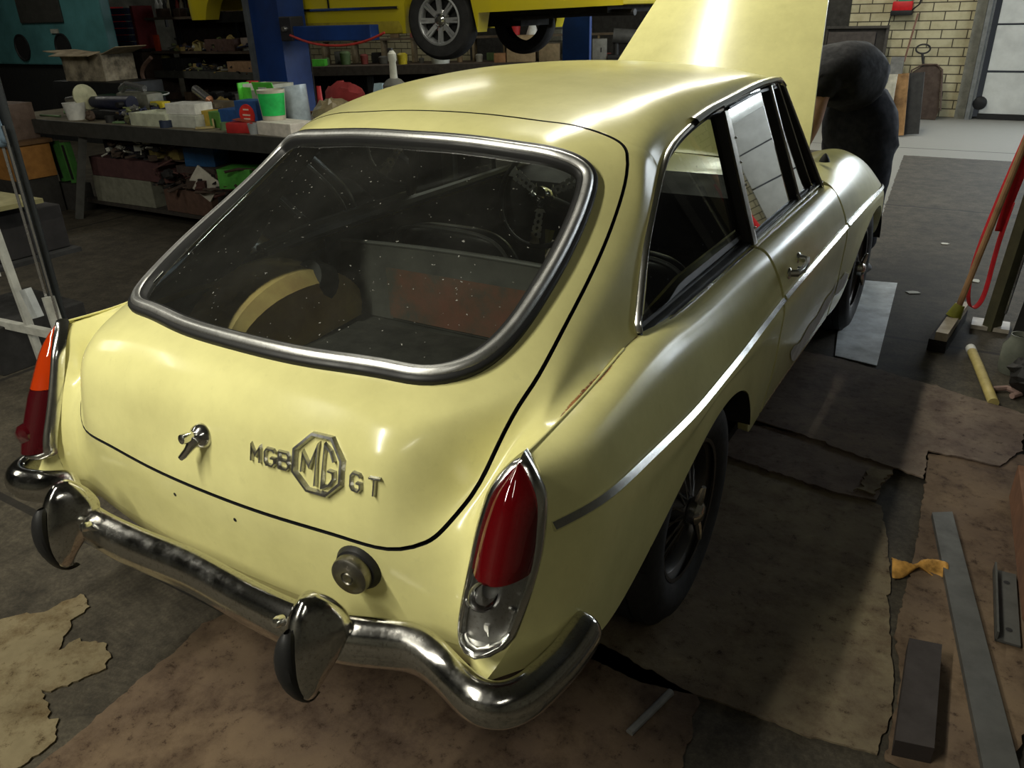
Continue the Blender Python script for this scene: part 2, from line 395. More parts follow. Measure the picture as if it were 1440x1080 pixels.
def shell_half():
    mb=MB(); k1=n0+n1+n2+n3+1
    m=14; A0=gapL[:k1]; A1=BD[:k1].copy(); ks=n0+n1+n2
    A1[n0+n1:ks+1,0]=np.linspace(2.6,10.04,n2+1); A1[n0+n1:ks+1,1]=6.0
    A1[ks:,0]=10.04; A1[ks:,1]=np.linspace(6.0,3.3,n3+1)
    P=np.zeros((k1,m+2,3))
    PB=onT(A0); 
    # outward offset 5 mm at the gap
    tt=np.gradient(PB,axis=0); tt/=np.linalg.norm(tt,axis=1,keepdims=True); bb=np.cross(tt,nT(A0)); 
    cc=onT(np.array([[7.,0.]]))[0]
    if (bb[5]@(PB[5]-cc))<0: bb=-bb
    for j in range(m+1):
        s=j/m; A=A0*(1-s)+A1*s; P[:,j+1]=onT(A)+bb*.0080*(1-s)
    P[:,0]=P[:,1]-nT(A0)*.03
    mb.grid(P); mb.nfl=(k1-1)*(m+1)
    # top: roof strip from v=9.9.. handled by roof grid
    V=np.linspace(10.04,14,50); U=np.linspace(0,6,40)
    Q=T.grid(V,U+G0).copy()
    e=Q[0].copy(); 
    mb.grid(Q,flip=True)
    return mb
SH=shell_half()
full=MB(); full.add(SH.V,SH.F); mm=SH.mirror(); full.add(mm.V,mm.F)
nf_=len(SH.F)
bmx=bmesh.new(); me=bpy.data.meshes.new('t'); me.from_pydata(full.V,[],full.F); me.materials.append(PAINT); me.materials.append(BLACK)
for i_,p_ in enumerate(me.polygons):
    j_=i_%nf_
    if j_<SH.nfl and j_%15==0: p_.material_index=1  # body-side gap flange black too, shade put in by colour
bmx.from_mesh(me); bmesh.ops.remove_doubles(bmx,verts=bmx.verts[:],dist=.0006); bmesh.ops.recalc_face_normals(bmx,faces=bmx.faces[:])
me2=bpy.data.meshes.new('body_shell'); bmx.to_mesh(me2); bmx.free(); me2.materials.append(PAINT); me2.materials.append(BLACK); me2.polygons.foreach_set('use_smooth',[True]*len(me2.polygons)); me2.set_sharp_from_angle(angle=math.radians(50))
BODY=link(bpy.data.objects.new('body_shell',me2),CAR)
seamR=T.grid(np.linspace(3.6,8.2,20),[12])[:,0]
sp=[(seamR[i],seamR[i+1],.007,1.2 if i>9 else .95) for i in range(4,17)]
sp+=[((.30,.02,.613),(.5,.04,.613),.004,.7),((-.5,.02,.612),(-.1,.0,.612),.004,.75)]
rust_attr(BODY,sp)
# black underlay, painted shade beneath the tailgate gap and hinge line
A=gapC; Pq=onT(A); Nq=nT(A); 
closed_sweep(Pq-Nq*.022,Nq,[(-.03,0),(.03,0)],BODY,'gap_underlay',BLACK)
# ---- flanks
def flank(s0,s1,n,name,mat,inner=.02,cols=(0,5),rs=None,nr=44):
    P=FS.grid(np.linspace(s0,s1,n),np.linspace(cols[0],cols[1],nr))
    P=P.copy(); bot=P[:,-1]+np.array([-.03,0,.004]); P=np.concatenate([P,bot[:,None]],1)
    fr=P[-1:]+np.array([-.03,0,0]); P=np.concatenate([P,fr],0)
    if s0>.5:
        P=np.concatenate([P[:1]+np.array([-.03,0,0]),P],0)
    return MB().grid(P,flip=True)
a,b=both('rear_quarter_panel',flank(0,7.965,120,'',PAINT),PAINT,CAR)
rq=[((.65,.2,.79),(.637,.62,.815),.005,.8),((.637,.45,.803),(.632,.66,.82),.007,1.2),((.70,.155,.755),(.705,.19,.75),.008,.7),((.64,.1,.43),(.75,.42,.36),.012,.8)]
rust_attr(a,rq); rust_attr(b,[((-x,y,z),(-x2,y2,z2),r,s*.5) for (x,y,z),(x2,y2,z2),r,s in rq])
dR,dL=both('door',flank(8.035,9.97,60,'',PAINT),PAINT,CAR)
for o in (dR,dL): rust_attr(o,[((math.copysign(.725,o.data.vertices[5].co.x),1.5,.29),(math.copysign(.725,o.data.vertices[5].co.x),2.3,.29),.02,.9)])
# front wings
FW=Surf([
 [(.49,2.43,.875),(.555,2.43,.872),(.630,2.43,.838),(.697,2.43,.790),(.752,2.43,.672),(.757,2.43,.58),(.750,2.43,.45),(.730,2.43,.295)],
 [(.485,2.62,.868),(.552,2.62,.870),(.628,2.62,.843),(.697,2.62,.785),(.752,2.62,.670),(.758,2.62,.58),(.754,2.62,.46),(.738,2.65,.31)],
 [(.48,2.80,.858),(.548,2.80,.866),(.622,2.80,.842),(.696,2.80,.778),(.752,2.80,.667),(.760,2.80,.60),(.759,2.80,.52),(.752,2.80,.44)],
 [(.475,2.96,.848),(.543,2.96,.858),(.615,2.96,.836),(.693,2.96,.770),(.751,2.96,.662),(.761,2.96,.62),(.762,2.96,.59),(.761,2.96,.555)],
 [(.47,3.14,.830),(.538,3.14,.843),(.606,3.14,.822),(.686,3.14,.758),(.749,3.14,.655),(.761,3.14,.63),(.762,3.14,.612),(.762,3.14,.592)],
 [(.465,3.32,.80),(.53,3.32,.813),(.597,3.32,.795),(.675,3.32,.738),(.742,3.32,.643),(.757,3.32,.61),(.759,3.32,.585),(.759,3.32,.555)],
 [(.46,3.47,.765),(.52,3.47,.778),(.583,3.47,.762),(.656,3.47,.712),(.727,3.47,.628),(.744,3.47,.57),(.745,3.47,.50),(.742,3.45,.44)],
 [(.455,3.59,.72),(.51,3.59,.733),(.567,3.59,.718),(.63,3.59,.675),(.700,3.59,.610),(.715,3.58,.53),(.712,3.57,.45),(.705,3.56,.36)],
 [(.45,3.68,.65),(.50,3.68,.66),(.55,3.68,.648),(.605,3.68,.615),(.660,3.66,.575),(.675,3.65,.50),(.672,3.64,.43),(.66,3.63,.34)],
])
P=FW.grid(np.linspace(0,8,90),np.linspace(0,7,56)).copy()
P=np.concatenate([P[:,:1]+np.array([-.012,0,-.05]),P,P[:,-1:]+np.array([-.03,0,.004])],1); P=np.concatenate([P[:1]+np.array([-.03,0,0]),P],0)
a,b=both('front_wing',MB().grid(P,flip=True),PAINT,CAR)
for o in(a,b): rust_attr(o,[])
# crown seam bead (joint of wing and pillar) running to the lamp
S_=FS.grid(np.linspace(.0,2.6,30),[0])[:,0]+np.array([0,0,.0015])
both('wing_seam',MB().tube(S_,.0028,8),PAINT,CAR)
# primer patch on the sill under the door
PRIM=flat('grey_primer',(.74,.74,.72),.5)
A=[(9.05,4.05,4.62),(9.2,3.95,4.72),(9.4,3.9,4.75),(9.6,4.05,4.72),(9.8,4.15,4.66),(9.97,4.15,4.60)]
Pp=[]
for s,c0,c1 in [(8.64,4.26,4.30),(8.75,4.24,4.55),(8.95,4.38,4.84),(9.15,4.22,4.86),(9.4,4.26,4.8),(9.6,4.06,4.7),(9.8,4.10,4.58),(9.96,3.95,4.42)]:
    cc=np.linspace(c0,c1,6); Pp.append(FS.pts([s]*6,cc)+np.array([.0022,0,-.0005]))
Pp=basis(len(Pp),np.linspace(0,len(Pp)-1,30))@np.array(Pp).reshape(len(Pp),-1); Pp=Pp.reshape(30,6,3)
obj('primer_patch',MB().grid(Pp,flip=True),PRIM,dR)
Pp=[]
for s,c0,c1 in [(0.02,5.95,6.42),(.3,6.05,6.5),(.6,6.0,6.55),(.9,6.2,6.6),(1.2,6.4,6.6)]:
    cc=np.linspace(c0,c1,6); Pp.append(FW.pts([s]*6,cc)+np.array([.0022,0,0]))
Pp=basis(5,np.linspace(0,4,20))@np.array(Pp).reshape(5,-1)
obj('primer_patch',MB().grid(Pp.reshape(20,6,3),flip=True),PRIM,a)
# ---- side strips
def on_fs(s): return FS.pts(np.atleast_1d(s),np.full(np.size(s),2.0))
def on_fw(s): return FW.pts(np.atleast_1d(s),np.full(np.size(s),4.0))
def strip(P, name, h=.018, d=.010):
    n=len(P); t=np.gradient(P,axis=0); t/=np.linalg.norm(t,axis=1,keepdims=True); up=np.array([-.25,0,1.])/math.hypot(.25,1)
    out=np.cross(t,up); out/=np.linalg.norm(out,axis=1,keepdims=True)
    if out[n//2][0]<0: out=-out
    sec=[(-h/2,0),(-h/2,d*.5),(-h*.2,d),(h*.1,d*.75),(h/2,d*.4),(h/2,0)]
    G=np.stack([P+up*x+out*y for x,y in sec],1); m_=MB().grid(G,flip=True)
    m_.F.append(tuple(range(6))); m_.F.append(tuple(range((n-1)*6,n*6))[::-1])
    both(name,m_,CHROME,CAR)
strip(on_fs(np.linspace(.16,7.97,60)),'side_trim_strip')
strip(on_fs(np.linspace(8.04,9.96,20)),'side_trim_strip')
strip(on_fw(np.linspace(.03,7.9,50)),'side_trim_strip')
# ---- rear bumper
BP=[(0,-.062),(.10,-.066),(.20,-.070),(.30,-.068),(.38,-.055),(.45,-.030),(.51,-.008),(.57,-.008),(.625,-.024),(.675,-.036),(.712,-.020),(.732,.018),(.742,.07),(.747,.12),(.750,.165),(.748,.195)]
BPx=np.array([(-x,y) for x,y in BP[:0:-1]]+BP)
c2=basis(len(BPx),np.linspace(0,len(BPx)-1,150))@BPx
ab_=np.abs(c2[:,0]); cr_=np.clip((ab_-.50)/.12,0,1); cr_=cr_*cr_*(3-2*cr_); en_=np.clip((np.abs(np.linspace(-1,1,150))-.85)/.15,0,1); zz=.450-.014*cr_+.014*en_; HS_=1-.17*cr_+.12*en_
tt=np.gradient(c2,axis=0); tt/=np.linalg.norm(tt,axis=1,keepdims=True); out=np.stack([tt[:,1],-tt[:,0]],1)
sec=[(-.014,-.046),(-.008,-.049),(.004,-.050),(.020,-.043),(.031,-.028),(.037,-.006),(.037,.010),(.031,.030),(.018,.044),(.002,.050),(-.008,.049),(-.014,.044)]
SM=basis(len(sec),np.linspace(0,len(sec)-1,28))@np.array(sec)
L_=np.abs(np.linspace(-1,1,150)); taper=np.where(L_>.93,np.sqrt(np.clip(1-((L_-.93)/.0702)**2.6,0.01,1)),1)
G=np.zeros((150,28,3))
for j,(o_,h_) in enumerate(SM):
    G[:,j,0]=c2[:,0]+out[:,0]*o_*np.minimum(1,taper+.1); G[:,j,1]=c2[:,1]+out[:,1]*o_*np.minimum(1,taper+.1); G[:,j,2]=zz+h_*taper*HS_
BUM=obj('rear_bumper',MB().grid(G,flip=False),CHROME_OLD,CAR)
# overriders
def overrider(sx):
    mb=MB(); R_=[]
    # z, front half width, rear half width, front y, rear y
    rows=[(.376,.016,.018,-.136,-.120),(.386,.024,.026,-.156,-.122),(.415,.026,.044,-.168,-.105),(.45,.026,.062,-.170,-.072),(.49,.024,.076,-.160,-.045),(.520,.021,.066,-.147,-.045),(.547,.017,.040,-.130,-.060),(.565,.009,.012,-.110,-.080)]
    for z,wf,wb_,yf,yb in rows:
        ring=[]
        for k in range(24):
            a=2*math.pi*k/24; s_=math.sin(a); cy=math.copysign(abs(s_)**.75,s_); cx=math.copysign(abs(math.cos(a))**.75,math.cos(a)); q=(cy+1)/2
            ring.append((sx*.365+cx*(wf*(1-q)+wb_*q), yf*(1-q)+yb*q, z))
        R_.append(ring)
    R_=np.array(R_); R_=(basis(8,np.linspace(0,7,28))@R_.reshape(8,-1)).reshape(28,24,3); R_=np.concatenate([R_,R_[:,:1]],1)
    mb.grid(R_); mb.F.append(tuple(range(24))[::-1]); mb.F.append(tuple((27*25+i) for i in range(24)))
    o=obj('overrider',mb,CHROME_OLD,CAR,auto=60)
    m2=MB(); pts=[(sx*.365,-.175,.375),(sx*.365,-.185,.42),(sx*.365,-.180,.47),(sx*.365,-.166,.515)]
    pad=MB(); Pd=[]
    for (x,y,z),w,yy in zip([(0,0,.362),(0,0,.380),(0,0,.43),(0,0,.48),(0,0,.515),(0,0,.53)],[.010,.020,.022,.020,.014,.005],[-.120,-.146,-.166,-.168,-.158,-.146]):
        Pd.append([(sx*.365+w*math.cos(a_),yy-.010*max(0,math.sin(a_))+ (0.010 if math.sin(a_)<-.5 else 0),z) for a_ in np.linspace(0,2*math.pi,13)])
    Pd=np.array(Pd); Pd=(basis(6,np.linspace(0,5,18))@Pd.reshape(6,-1)).reshape(18,13,3); pad.grid(Pd)
    obj('rubber_pad',pad,RUBBER,o)
    bl=MB().lathe([(.0001,.020),(.008,.019),(.011,.012),(.011,0)],Matrix.Translation((sx*.365-.075*sx,-.098,.482))@Matrix.Rotation(math.radians(70),4,'X'),16)
    obj('bolt',bl,CHROME,o)
overrider(1); overrider(-1)
# ---- tail lamps
zi=[.516,.548,.623,.692,.764,.798]; IN=[(.606,.020),(.606,.026),(.607,.060),(.609,.088),(.621,.120),(.653,.158)]
zo=[.516,.532,.589,.651,.734,.759,.798]; OU=[(.688,.045),(.692,.055),(.701,.082),(.703,.117),(.698,.143),(.689,.147),(.653,.158)]
def _sm(z,zt,T_):
    w=min(.026,max(0,z-.516),max(0,.798-z)); qs=z+np.linspace(-w,w,7)
    return np.array([np.interp(qs,zt,[p[0] for p in T_]).mean(),np.interp(qs,zt,[p[1] for p in T_]).mean(),z])
def ein(z): return _sm(z,zi,IN)
def eou(z): return _sm(z,zo,OU)
def lampsurf(z0,z1,h,sx,n=26,m=18,end0=False,end1=False,fmin=0.0):
    G=[]
    for z in np.linspace(z0,z1,n):
        a=ein(z); b=eou(z); mid=(a+b)/2; hw=(b-a)/2; hh=h*min(1,((.803-z)/.16)**.55)*1
        row=[]
        for s in np.linspace(-1,1,m):
            f=(1-s*s)**.55; row.append(mid+hw*s+np.array([.30,-1,.0])*(hh*(.45+.55*f)*f**.3 if abs(s)<1 else 0)+np.array([0,-.018*(1-s*s),0]))
        G.append(row)
    G=np.array(G)
    if end0: G=np.concatenate([np.array([[ein(z0)*(.5-s/2)+eou(z0)*(.5+s/2) for s in np.linspace(-1,1,m)]]),G])
    if end1: G=np.concatenate([G,np.array([[ein(z1)*(.5-s/2)+eou(z1)*(.5+s/2) for s in np.linspace(-1,1,m)]])])
    return MB().grid(G) if sx>0 else MB().grid(G).mirror()
def lamp(sx):
    rim=[ein(z) for z in np.linspace(.797,.516,26)]
    bot=[np.array([.615,.008,.511]),np.array([.632,-.002,.507]),np.array([.652,-.004,.505]),np.array([.672,.010,.508]),np.array([.684,.030,.512])]
    loop=np.array(rim+bot+[eou(z) for z in np.linspace(.522,.796,26)]+[np.array([.653,.157,.802])])
    loop=loop+np.array([.0,-.006,0])
    n=len(loop); k=7
    mb=MB(); cen=loop.mean(0); t=np.roll(loop,-1,0)-np.roll(loop,1,0); t/=np.linalg.norm(t,axis=1,keepdims=True)
    D=np.array([.25,-1,.2]); D/=np.linalg.norm(D); bb=np.cross(t,D); bb/=np.linalg.norm(bb,axis=1,keepdims=True)
    if bb[5]@(loop[5]-cen)<0: bb=-bb
    sec=[(.006,-.012),(.007,.004),(.003,.014),(-.004,.017),(-.009,.012),(-.010,.0)]
    G=np.stack([loop+bb*x+D*y for x,y in sec],1); mb.grid(G,closed=True)
    if sx<0: mb=mb.mirror()
    L=obj('tail_lamp',mb,CHROME,CAR,auto=60)
    # backing plate
    plate=MB().grid(np.array([[ein(z)*(1-s)+eou(z)*s+np.array([0,-.006-.02*4*s*(1-s),0]) for s in np.linspace(0,1,8)] for z in np.linspace(.513,.795,20)]))
    if sx<0: plate=plate.mirror()
    obj('backing_plate',plate,ALU,L)
    # bottom chrome cap
    bc=MB().grid(np.array([[ (np.array([.606,.02,.516])*(1-s)+np.array([.688,.045,.516])*s)+np.array([.008,-1,0])*(q*.05*4*s*(1-s)+.002)+np.array([0,0,-.004*q]) for q in (0,.35,.7)] for s in np.linspace(0,1,12)]))
    if sx<0: bc=bc.mirror()
    obj('base_cap',bc,CHROME,L)
    if sx>0:
        obj('red_lens',lampsurf(.628,.796,.046,1,end0=True),LENS_RED,L)
        bu=MB().sphere((.654,.018,.606),.025,14,1,1.3,1); obj('bulb',bu,CLEARG,L)
        bb_=MB().lathe([(.012,0),(.012,.02),(.015,.022),(.015,.03)],Matrix.Translation((.652,.075,.62))@Matrix.Rotation(math.radians(90),4,'X'),16); obj('bulb_holder',bb_,ALU,L)
        for (x,y,z) in ((.622,.020,.575),(.686,.050,.565)):
            obj('screw',MB().lathe([(.0001,.007),(.005,.005),(.0055,0)],Matrix.Translation((x,y,z))@Matrix.Rotation(math.radians(90),4,'X'),12),ALU,L)
        obj('clip',MB().box((.655,.022,.535),(.008,.014,.022)),ALU,L)
    else:
        obj('orange_lens',lampsurf(.665,.796,.046,-1),LENS_ORANGE,L)
        obj('dark_red_lens',lampsurf(.520,.664,.046,-1,end0=True),LENS_DARK,L)
        bu=MB().lathe([(.0001,.03),(.014,.028),(.026,.018),(.029,0)],Matrix.Translation((-.662,.005,.560))@Matrix.Rotation(math.radians(90),4,'X'),24); obj('reflector',bu,LENS_DARK,L)
        bu=MB().lathe([(.031,0),(.031,.01),(.027,.014)],Matrix.Translation((-.662,.004,.560))@Matrix.Rotation(math.radians(90),4,'X'),24)
lamp(1); lamp(-1)
# fin corner below lamp: close between flank start (below lamp) and rear panel
P0_=FS.grid(np.linspace(0,0,1),np.linspace(3.9,5,12))[0]
P1_=np.array([T.pts([v],[12])[0] for v in np.linspace(1.05,0,12)])
Gm=np.array([P0_*(1-s)+P1_*s+np.array([0,-.010*math.sin(math.pi*s),0]) for s in np.linspace(0,1,10)])
a,b=both('fin_end',MB().grid(Gm),PAINT,CAR)
for o in (a,b): rust_attr(o,[((o.data.vertices[5].co.x,0,.44),(o.data.vertices[5].co.x,.05,.44),.012,.7)])
Gm=np.array([[FS.pts([0],[c])[0]*(1-s)+T.pts([vv],[12])[0]*s for s in np.linspace(0,1,8)] for c,vv in zip(np.linspace(0,4,20),np.interp(np.linspace(0,4,20),[0,1,2,3,4],[5,4.2,3,2,1.0]))])
both('fin_face',MB().grid(Gm),PAINT,CAR)
# ---- greenhouse sides
def gp(y,z,off=0.0): return np.array([.640-.29*(z-.815)+off, y, z])
NG=np.array([1,0,.29]); NG=NG/np.linalg.norm(NG)
# quarter window outline (y,z), right side, closed
QB=[(1.43,1.190),(1.30,1.192),(1.137,1.172),(.995,1.132),(.881,1.055),(.80,.990),(.740,.930),(.690,.875),(.668,.845),(.664,.828)]
qc=(basis(len(QB),np.linspace(0,len(QB)-1,60))@np.array(QB))
bot=np.stack([np.linspace(.672,1.468,40),np.linspace(.818,.822,40)],1)
front=np.stack([np.linspace(1.470,1.432,20),np.linspace(.828,1.186,20)],1)
QL=np.concatenate([qc,bot,front]); QP=np.array([gp(y,z) for y,z in QL])
def fill(P, off, name, mat, parent, sc_=1.0, auto=80):
    c=P.mean(0); G=np.stack([c+(P-c)*s*sc_+NG*off for s in np.linspace(0,1,8)],1); return both(name,MB().grid(G,closed=True),mat,parent,auto)
fill(QP,-.018,'quarter_glass',GLASS_SIDE,CAR,.99)
def swp(P,sec,closed,name,mat,parent,flipb=False):
    P=np.array(P)
    if closed: t=np.roll(P,-1,0)-np.roll(P,1,0)
    else: t=np.gradient(P,axis=0)
    t/=np.linalg.norm(t,axis=1,keepdims=True); b=np.cross(t,NG); b/=np.linalg.norm(b,axis=1,keepdims=True)
    G=np.stack([P+b*x+NG*y for x,y in sec],1); m_=MB().grid(G,closed=closed)
    return both(name,m_,mat,parent,60)
c=QP.mean(0); t=QP[6]-QP[4]; bsign=1.0 if (np.cross(t,NG)@(QP[5]-c))>0 else -1.0
def S2(sec): return [(bsign*x,y) for x,y in sec]
swp(QP,S2([(.004,-.025),(.004,.003),(-.003,.004),(-.008,-.004),(-.009,-.03)]),True,'quarter_window_rubber',RUBBER,CAR)
qcP=np.array([gp(y,z) for y,z in np.concatenate([np.array([(1.440,1.200)]),qc+np.array([0,.002])])])
swp(qcP[1:],S2([(.007,-.012),(.008,.006),(.004,.010),(-.002,.008),(-.003,-.012)]),False,'quarter_window_trim',CHROME,CAR)
# sloping ledge below the quarter window
led=np.array([[gp(y,.822,-.018+.0)+0*NG, gp(y,.815,-.004), gp(y,.812,.008), gp(y,.806,.010)] for y in np.linspace(.672,1.47,30)])
led[:,0]+=np.array([-.006,0,.006])
both('window_ledge',MB().grid(led),flat('grey_ledge',(.06,.06,.06),.45),CAR)
swp([gp(y,.813,.010) for y in np.linspace(.668,1.468,30)],[(-.004,0),(-.003,.004),(.003,.004),(.004,0)],False,'ledge_trim',CHROME_OLD,CAR)
# B pillar
both('door_pillar',MB().grid(np.array([[gp(1.472-.040*s,.82+.372*s,.0),gp(1.472-.040*s,.82+.372*s,.012),gp(1.494-.040*s,.82+.372*s,.014),gp(1.512-.040*s,.82+.372*s,.010),gp(1.516-.040*s,.82+.372*s,-.01)] for s in np.linspace(0,1,10)])),chrome_mat('tarnished_trim',(.20,.19,.16),.35,.8),CAR)
rv=MB()
for s in (.12,.45,.62,.8): rv.sphere(tuple(gp(1.506-.040*s,.82+.372*s,.014)),.004,6)
both('pillar_screws',rv,CHROME,CAR)
# door window
def dl(s0): return s0
DW=[(1.516,.826),(1.478,1.190),(1.60,1.205),(1.80,1.214),(1.925,1.214),(2.040,.838)]
dens=[]
for (a0,b0),(a1,b1) in zip(DW,DW[1:]+DW[:1]):
    for q in np.linspace(0,1,12,endpoint=False): dens.append((a0+(a1-a0)*q,b0+(b1-b0)*q))
DP=np.array([gp(y,z) for y,z in dens])
fill(DP,-.010,'door_glass',GLASS_SIDE,dR,1.0)
for o in [x for x in COL.objects if x.name.startswith('door_glass')]:
    if o.data.vertices[5].co.x<0: o.parent=dL
VW=[(1.945,1.212),(1.995,1.214),(2.030,1.200),(2.135,1.02),(2.235,.86),(2.225,.838),(2.065,.836)]
Vd=basis(len(VW)+1,np.linspace(0,len(VW),60,endpoint=False))@np.array(VW+VW[:1]); VP=np.array([gp(y,z) for y,z in Vd])
fill(VP,-.008,'vent_glass',GLASS_SIDE,CAR,1.0)
c=VP.mean(0); t=VP[6]-VP[4]; bsign=1.0 if (np.cross(t,NG)@(VP[5]-c))>0 else -1.0
swp(VP,S2([(.006,-.015),(.006,.004),(-.003,.006),(-.007,.002),(-.008,-.015)]),True,'vent_window_rubber',RUBBER,CAR)
swp(VP,S2([(-.002,.006),(.0,.009),(.003,.006)]),True,'vent_window_frame',CHROME,CAR)
bar=np.array([gp(1.932+.118*s,1.214-.378*s) for s in np.linspace(0,1,14)])
swp(bar,[(-.006,-.01),(-.006,.008),(.0,.011),(.006,.008),(.006,-.01)],False,'vent_divider',CHROME_OLD,CAR)
swp(bar+np.array([0,-.010,0]),[(-.003,-.01),(-.003,.004),(.003,.004),(.003,-.01)],False,'vent_divider_rubber',RUBBER,CAR)
# windscreen pillar
ap=[gp(2.055+.31*s-.0*s,1.212-.385*s) for s in np.linspace(-.02,1.04,20)]
swp(ap,[(-.016,-.03),(-.018,.006),(-.008,.014),(.008,.013),(.014,.002),(.014,-.03)],False,'windscreen_pillar',RUBBER,CAR)
swp(np.array(ap)+np.array([0,.006,.0]),[(-.002,.012),(.001,.017),(.006,.016),(.009,.010)],False,'windscreen_pillar_trim',CHROME,CAR)
# roof gutter rail above the side windows
rl=[(2.075,1.200),(2.045,1.217),(2.0,1.224),(1.9,1.226),(1.75,1.224),(1.5,1.211),(1.35,1.203),(1.2,1.188)]
rl=basis(len(rl),np.linspace(0,len(rl)-1,70))@np.array(rl)
swp([gp(y,z+.002) for y,z in rl],[(-.010,-.01),(-.012,.012),(-.004,.020),(.004,.016),(.012,.004),(.012,-.008)],False,'gutter_rail',CHROME,CAR)
swp([gp(y,z-.018,.0) for y,z in rl[:50]],[(-.006,-.02),(-.006,.002),(.002,.002),(.003,-.02)],False,'window_channel_rubber',RUBBER,CAR)
# belt mouldings on the door
for zz_,of,mt,nm in((.822,.004,CHROME,'belt_trim'),(.830,-.006,RUBBER,'belt_rubber')):
    swp([gp(y,zz_+(y-1.5)*.012,of) for y in np.linspace(1.51,2.40,30)],[(-.006,-.008),(-.006,.004),(0,.008),(.006,.004),(.006,-.008)],False,nm,mt,CAR)
# inner skin of the roof and pillars (headlining) - just under the shell
V=np.linspace(9.95,13.9,24); U=np.linspace(.3,11.7,40)
Q=T.grid(V,U)-np.array([0,0,.028]); obj('headlining',MB().grid(Q),flat('headlining_grey',(.05,.05,.048),.9),CAR)
# windscreen: glass and surround
ws=[]
for s in np.linspace(0,1,10):
    row=[]
    for u in np.linspace(-1,1,24):
        top=np.array([u*.50,2.085-.06*u*u,1.250-.045*u*u]); b_=np.array([u*.615,2.50-.14*u*u,.885-.02*u*u]); row.append(top*(1-s)+b_*s)
    ws.append(row)
obj('windscreen',MB().grid(np.array(ws)),GLASS_SIDE,CAR,auto=80)
m_=MB(); m_.tube([tuple(p) for p in ws[0]],.012,8); m_.tube([tuple(p) for p in ws[-1]],.012,8); obj('windscreen_frame',m_,CHROME,CAR)
# scuttle between windscreen and bonnet opening
sc_=[]
for u in np.linspace(-1,1,30): sc_.append([(u*.63,2.36+0*abs(u),.84+.0*u),(u*.615,2.46-.12*u*u,.888-.025*u*u),(u*.60,2.50,.893-.03*u*u),(u*.56,2.54,.880-.03*u*u),(u*.55,2.55,.80)])
o=obj('scuttle_panel',MB().grid(np.array(sc_)),PAINT,CAR); rust_attr(o,[])
obj('windscreen_washer_jet',MB().lathe([(.022,0),(.018,.012),(.006,.03),(.0001,.034)],Matrix.Translation((.60,2.62,.872)),10),BLACK,CAR)
# ---- raised bonnet
bn=[]
hin=np.array([0,2.545,.905]); d=np.array([0,.72,.70]); d/=np.linalg.norm(d); nb=np.array([0,-.70,.72])
for s in np.linspace(0,1,30):
    hw=.545*(1-s)+.375*s-.03*math.sin(math.pi*s)*0; row=[]
    for u in np.linspace(-1,1,40):
        x=u*hw; crown=-.035*abs(u)**2.2
        p=hin+d*(1.10*s)*(1)+nb*(crown-.05*s*s*1.0)+np.array([x,0,0]); row.append(p)
    bn.append(row)
bn=np.array(bn)
e=bn.copy(); rim=lambda A,B:np.stack([A,B],0)
mb=MB().grid(bn); mb.grid(bn-nb*.018-0*d,flip=True)
for A in (bn[:,0],bn[:,-1],bn[0],bn[-1]): mb.grid(np.stack([A,A-nb*.018],1))
BON=obj('bonnet',mb,PAINT,CAR,auto=45); rust_attr(BON,[])
# ---- engine bay
mb=MB(); mb.box((0,3.05,.50),(.94,1.2,.02)); mb.box((-.455,3.0,.60),(.02,1.0,.24)); mb.box((.455,3.0,.60),(.02,1.0,.24)); mb.box((0,2.56,.68),(.94,.02,.36)); mb.box((0,3.55,.58),(.90,.02,.18))
obj('engine_bay',mb,BLACK,CAR,smooth=False)
mb=MB(); mb.box((0,3.02,.66),(.26,.52,.26),bev=.02); mb.box((.0,3.02,.80),(.17,.44,.06),bev=.02); mb.lathe([(.09,0),(.09,.06),(.03,.07)],Matrix.Translation((-.25,2.95,.74))@Matrix.Rotation(math.radians(90),4,'Y')); obj('engine',mb,flat('engine_iron',(.07,.05,.035),.6),CAR)
# front panel
fp=[]
for u in np.linspace(-1,1,30):
    x=u*.655; y=3.72-.07*u*u*u*u; fp.append([(u*.55,3.66,.655-.03*u*u),(u*.60,y-.01,.62),(x,y+.02*(1-u*u),.52),(x,y+.02*(1-u*u),.40),(x*.96,y-.06,.32)])
o=obj('front_panel',MB().grid(np.array(fp)),PAINT,CAR); rust_attr(o,[])
both('headlamp',MB().lathe([(.0001,.03),(.05,.025),(.082,.0),(.09,-.01),(.09,-.06)],Matrix.Translation((.575,3.71,.565))@Matrix.Rotation(math.radians(-90),4,'X'),28),CHROME,CAR)
mb=MB(); mb.box((0,3.755,.51),(.62,.03,.16),bev=.012); obj('grille',mb,CHROME,CAR)
mb=MB(); mb.grid(np.array([[(u*.66,3.79-.10*u**4+o_,.42+h) for o_,h in ((-.02,-.05),(.02,-.045),(.035,0),(.02,.045),(-.02,.05))] for u in np.linspace(-1,1,40)])); obj('front_bumper',mb,CHROME_OLD,CAR)
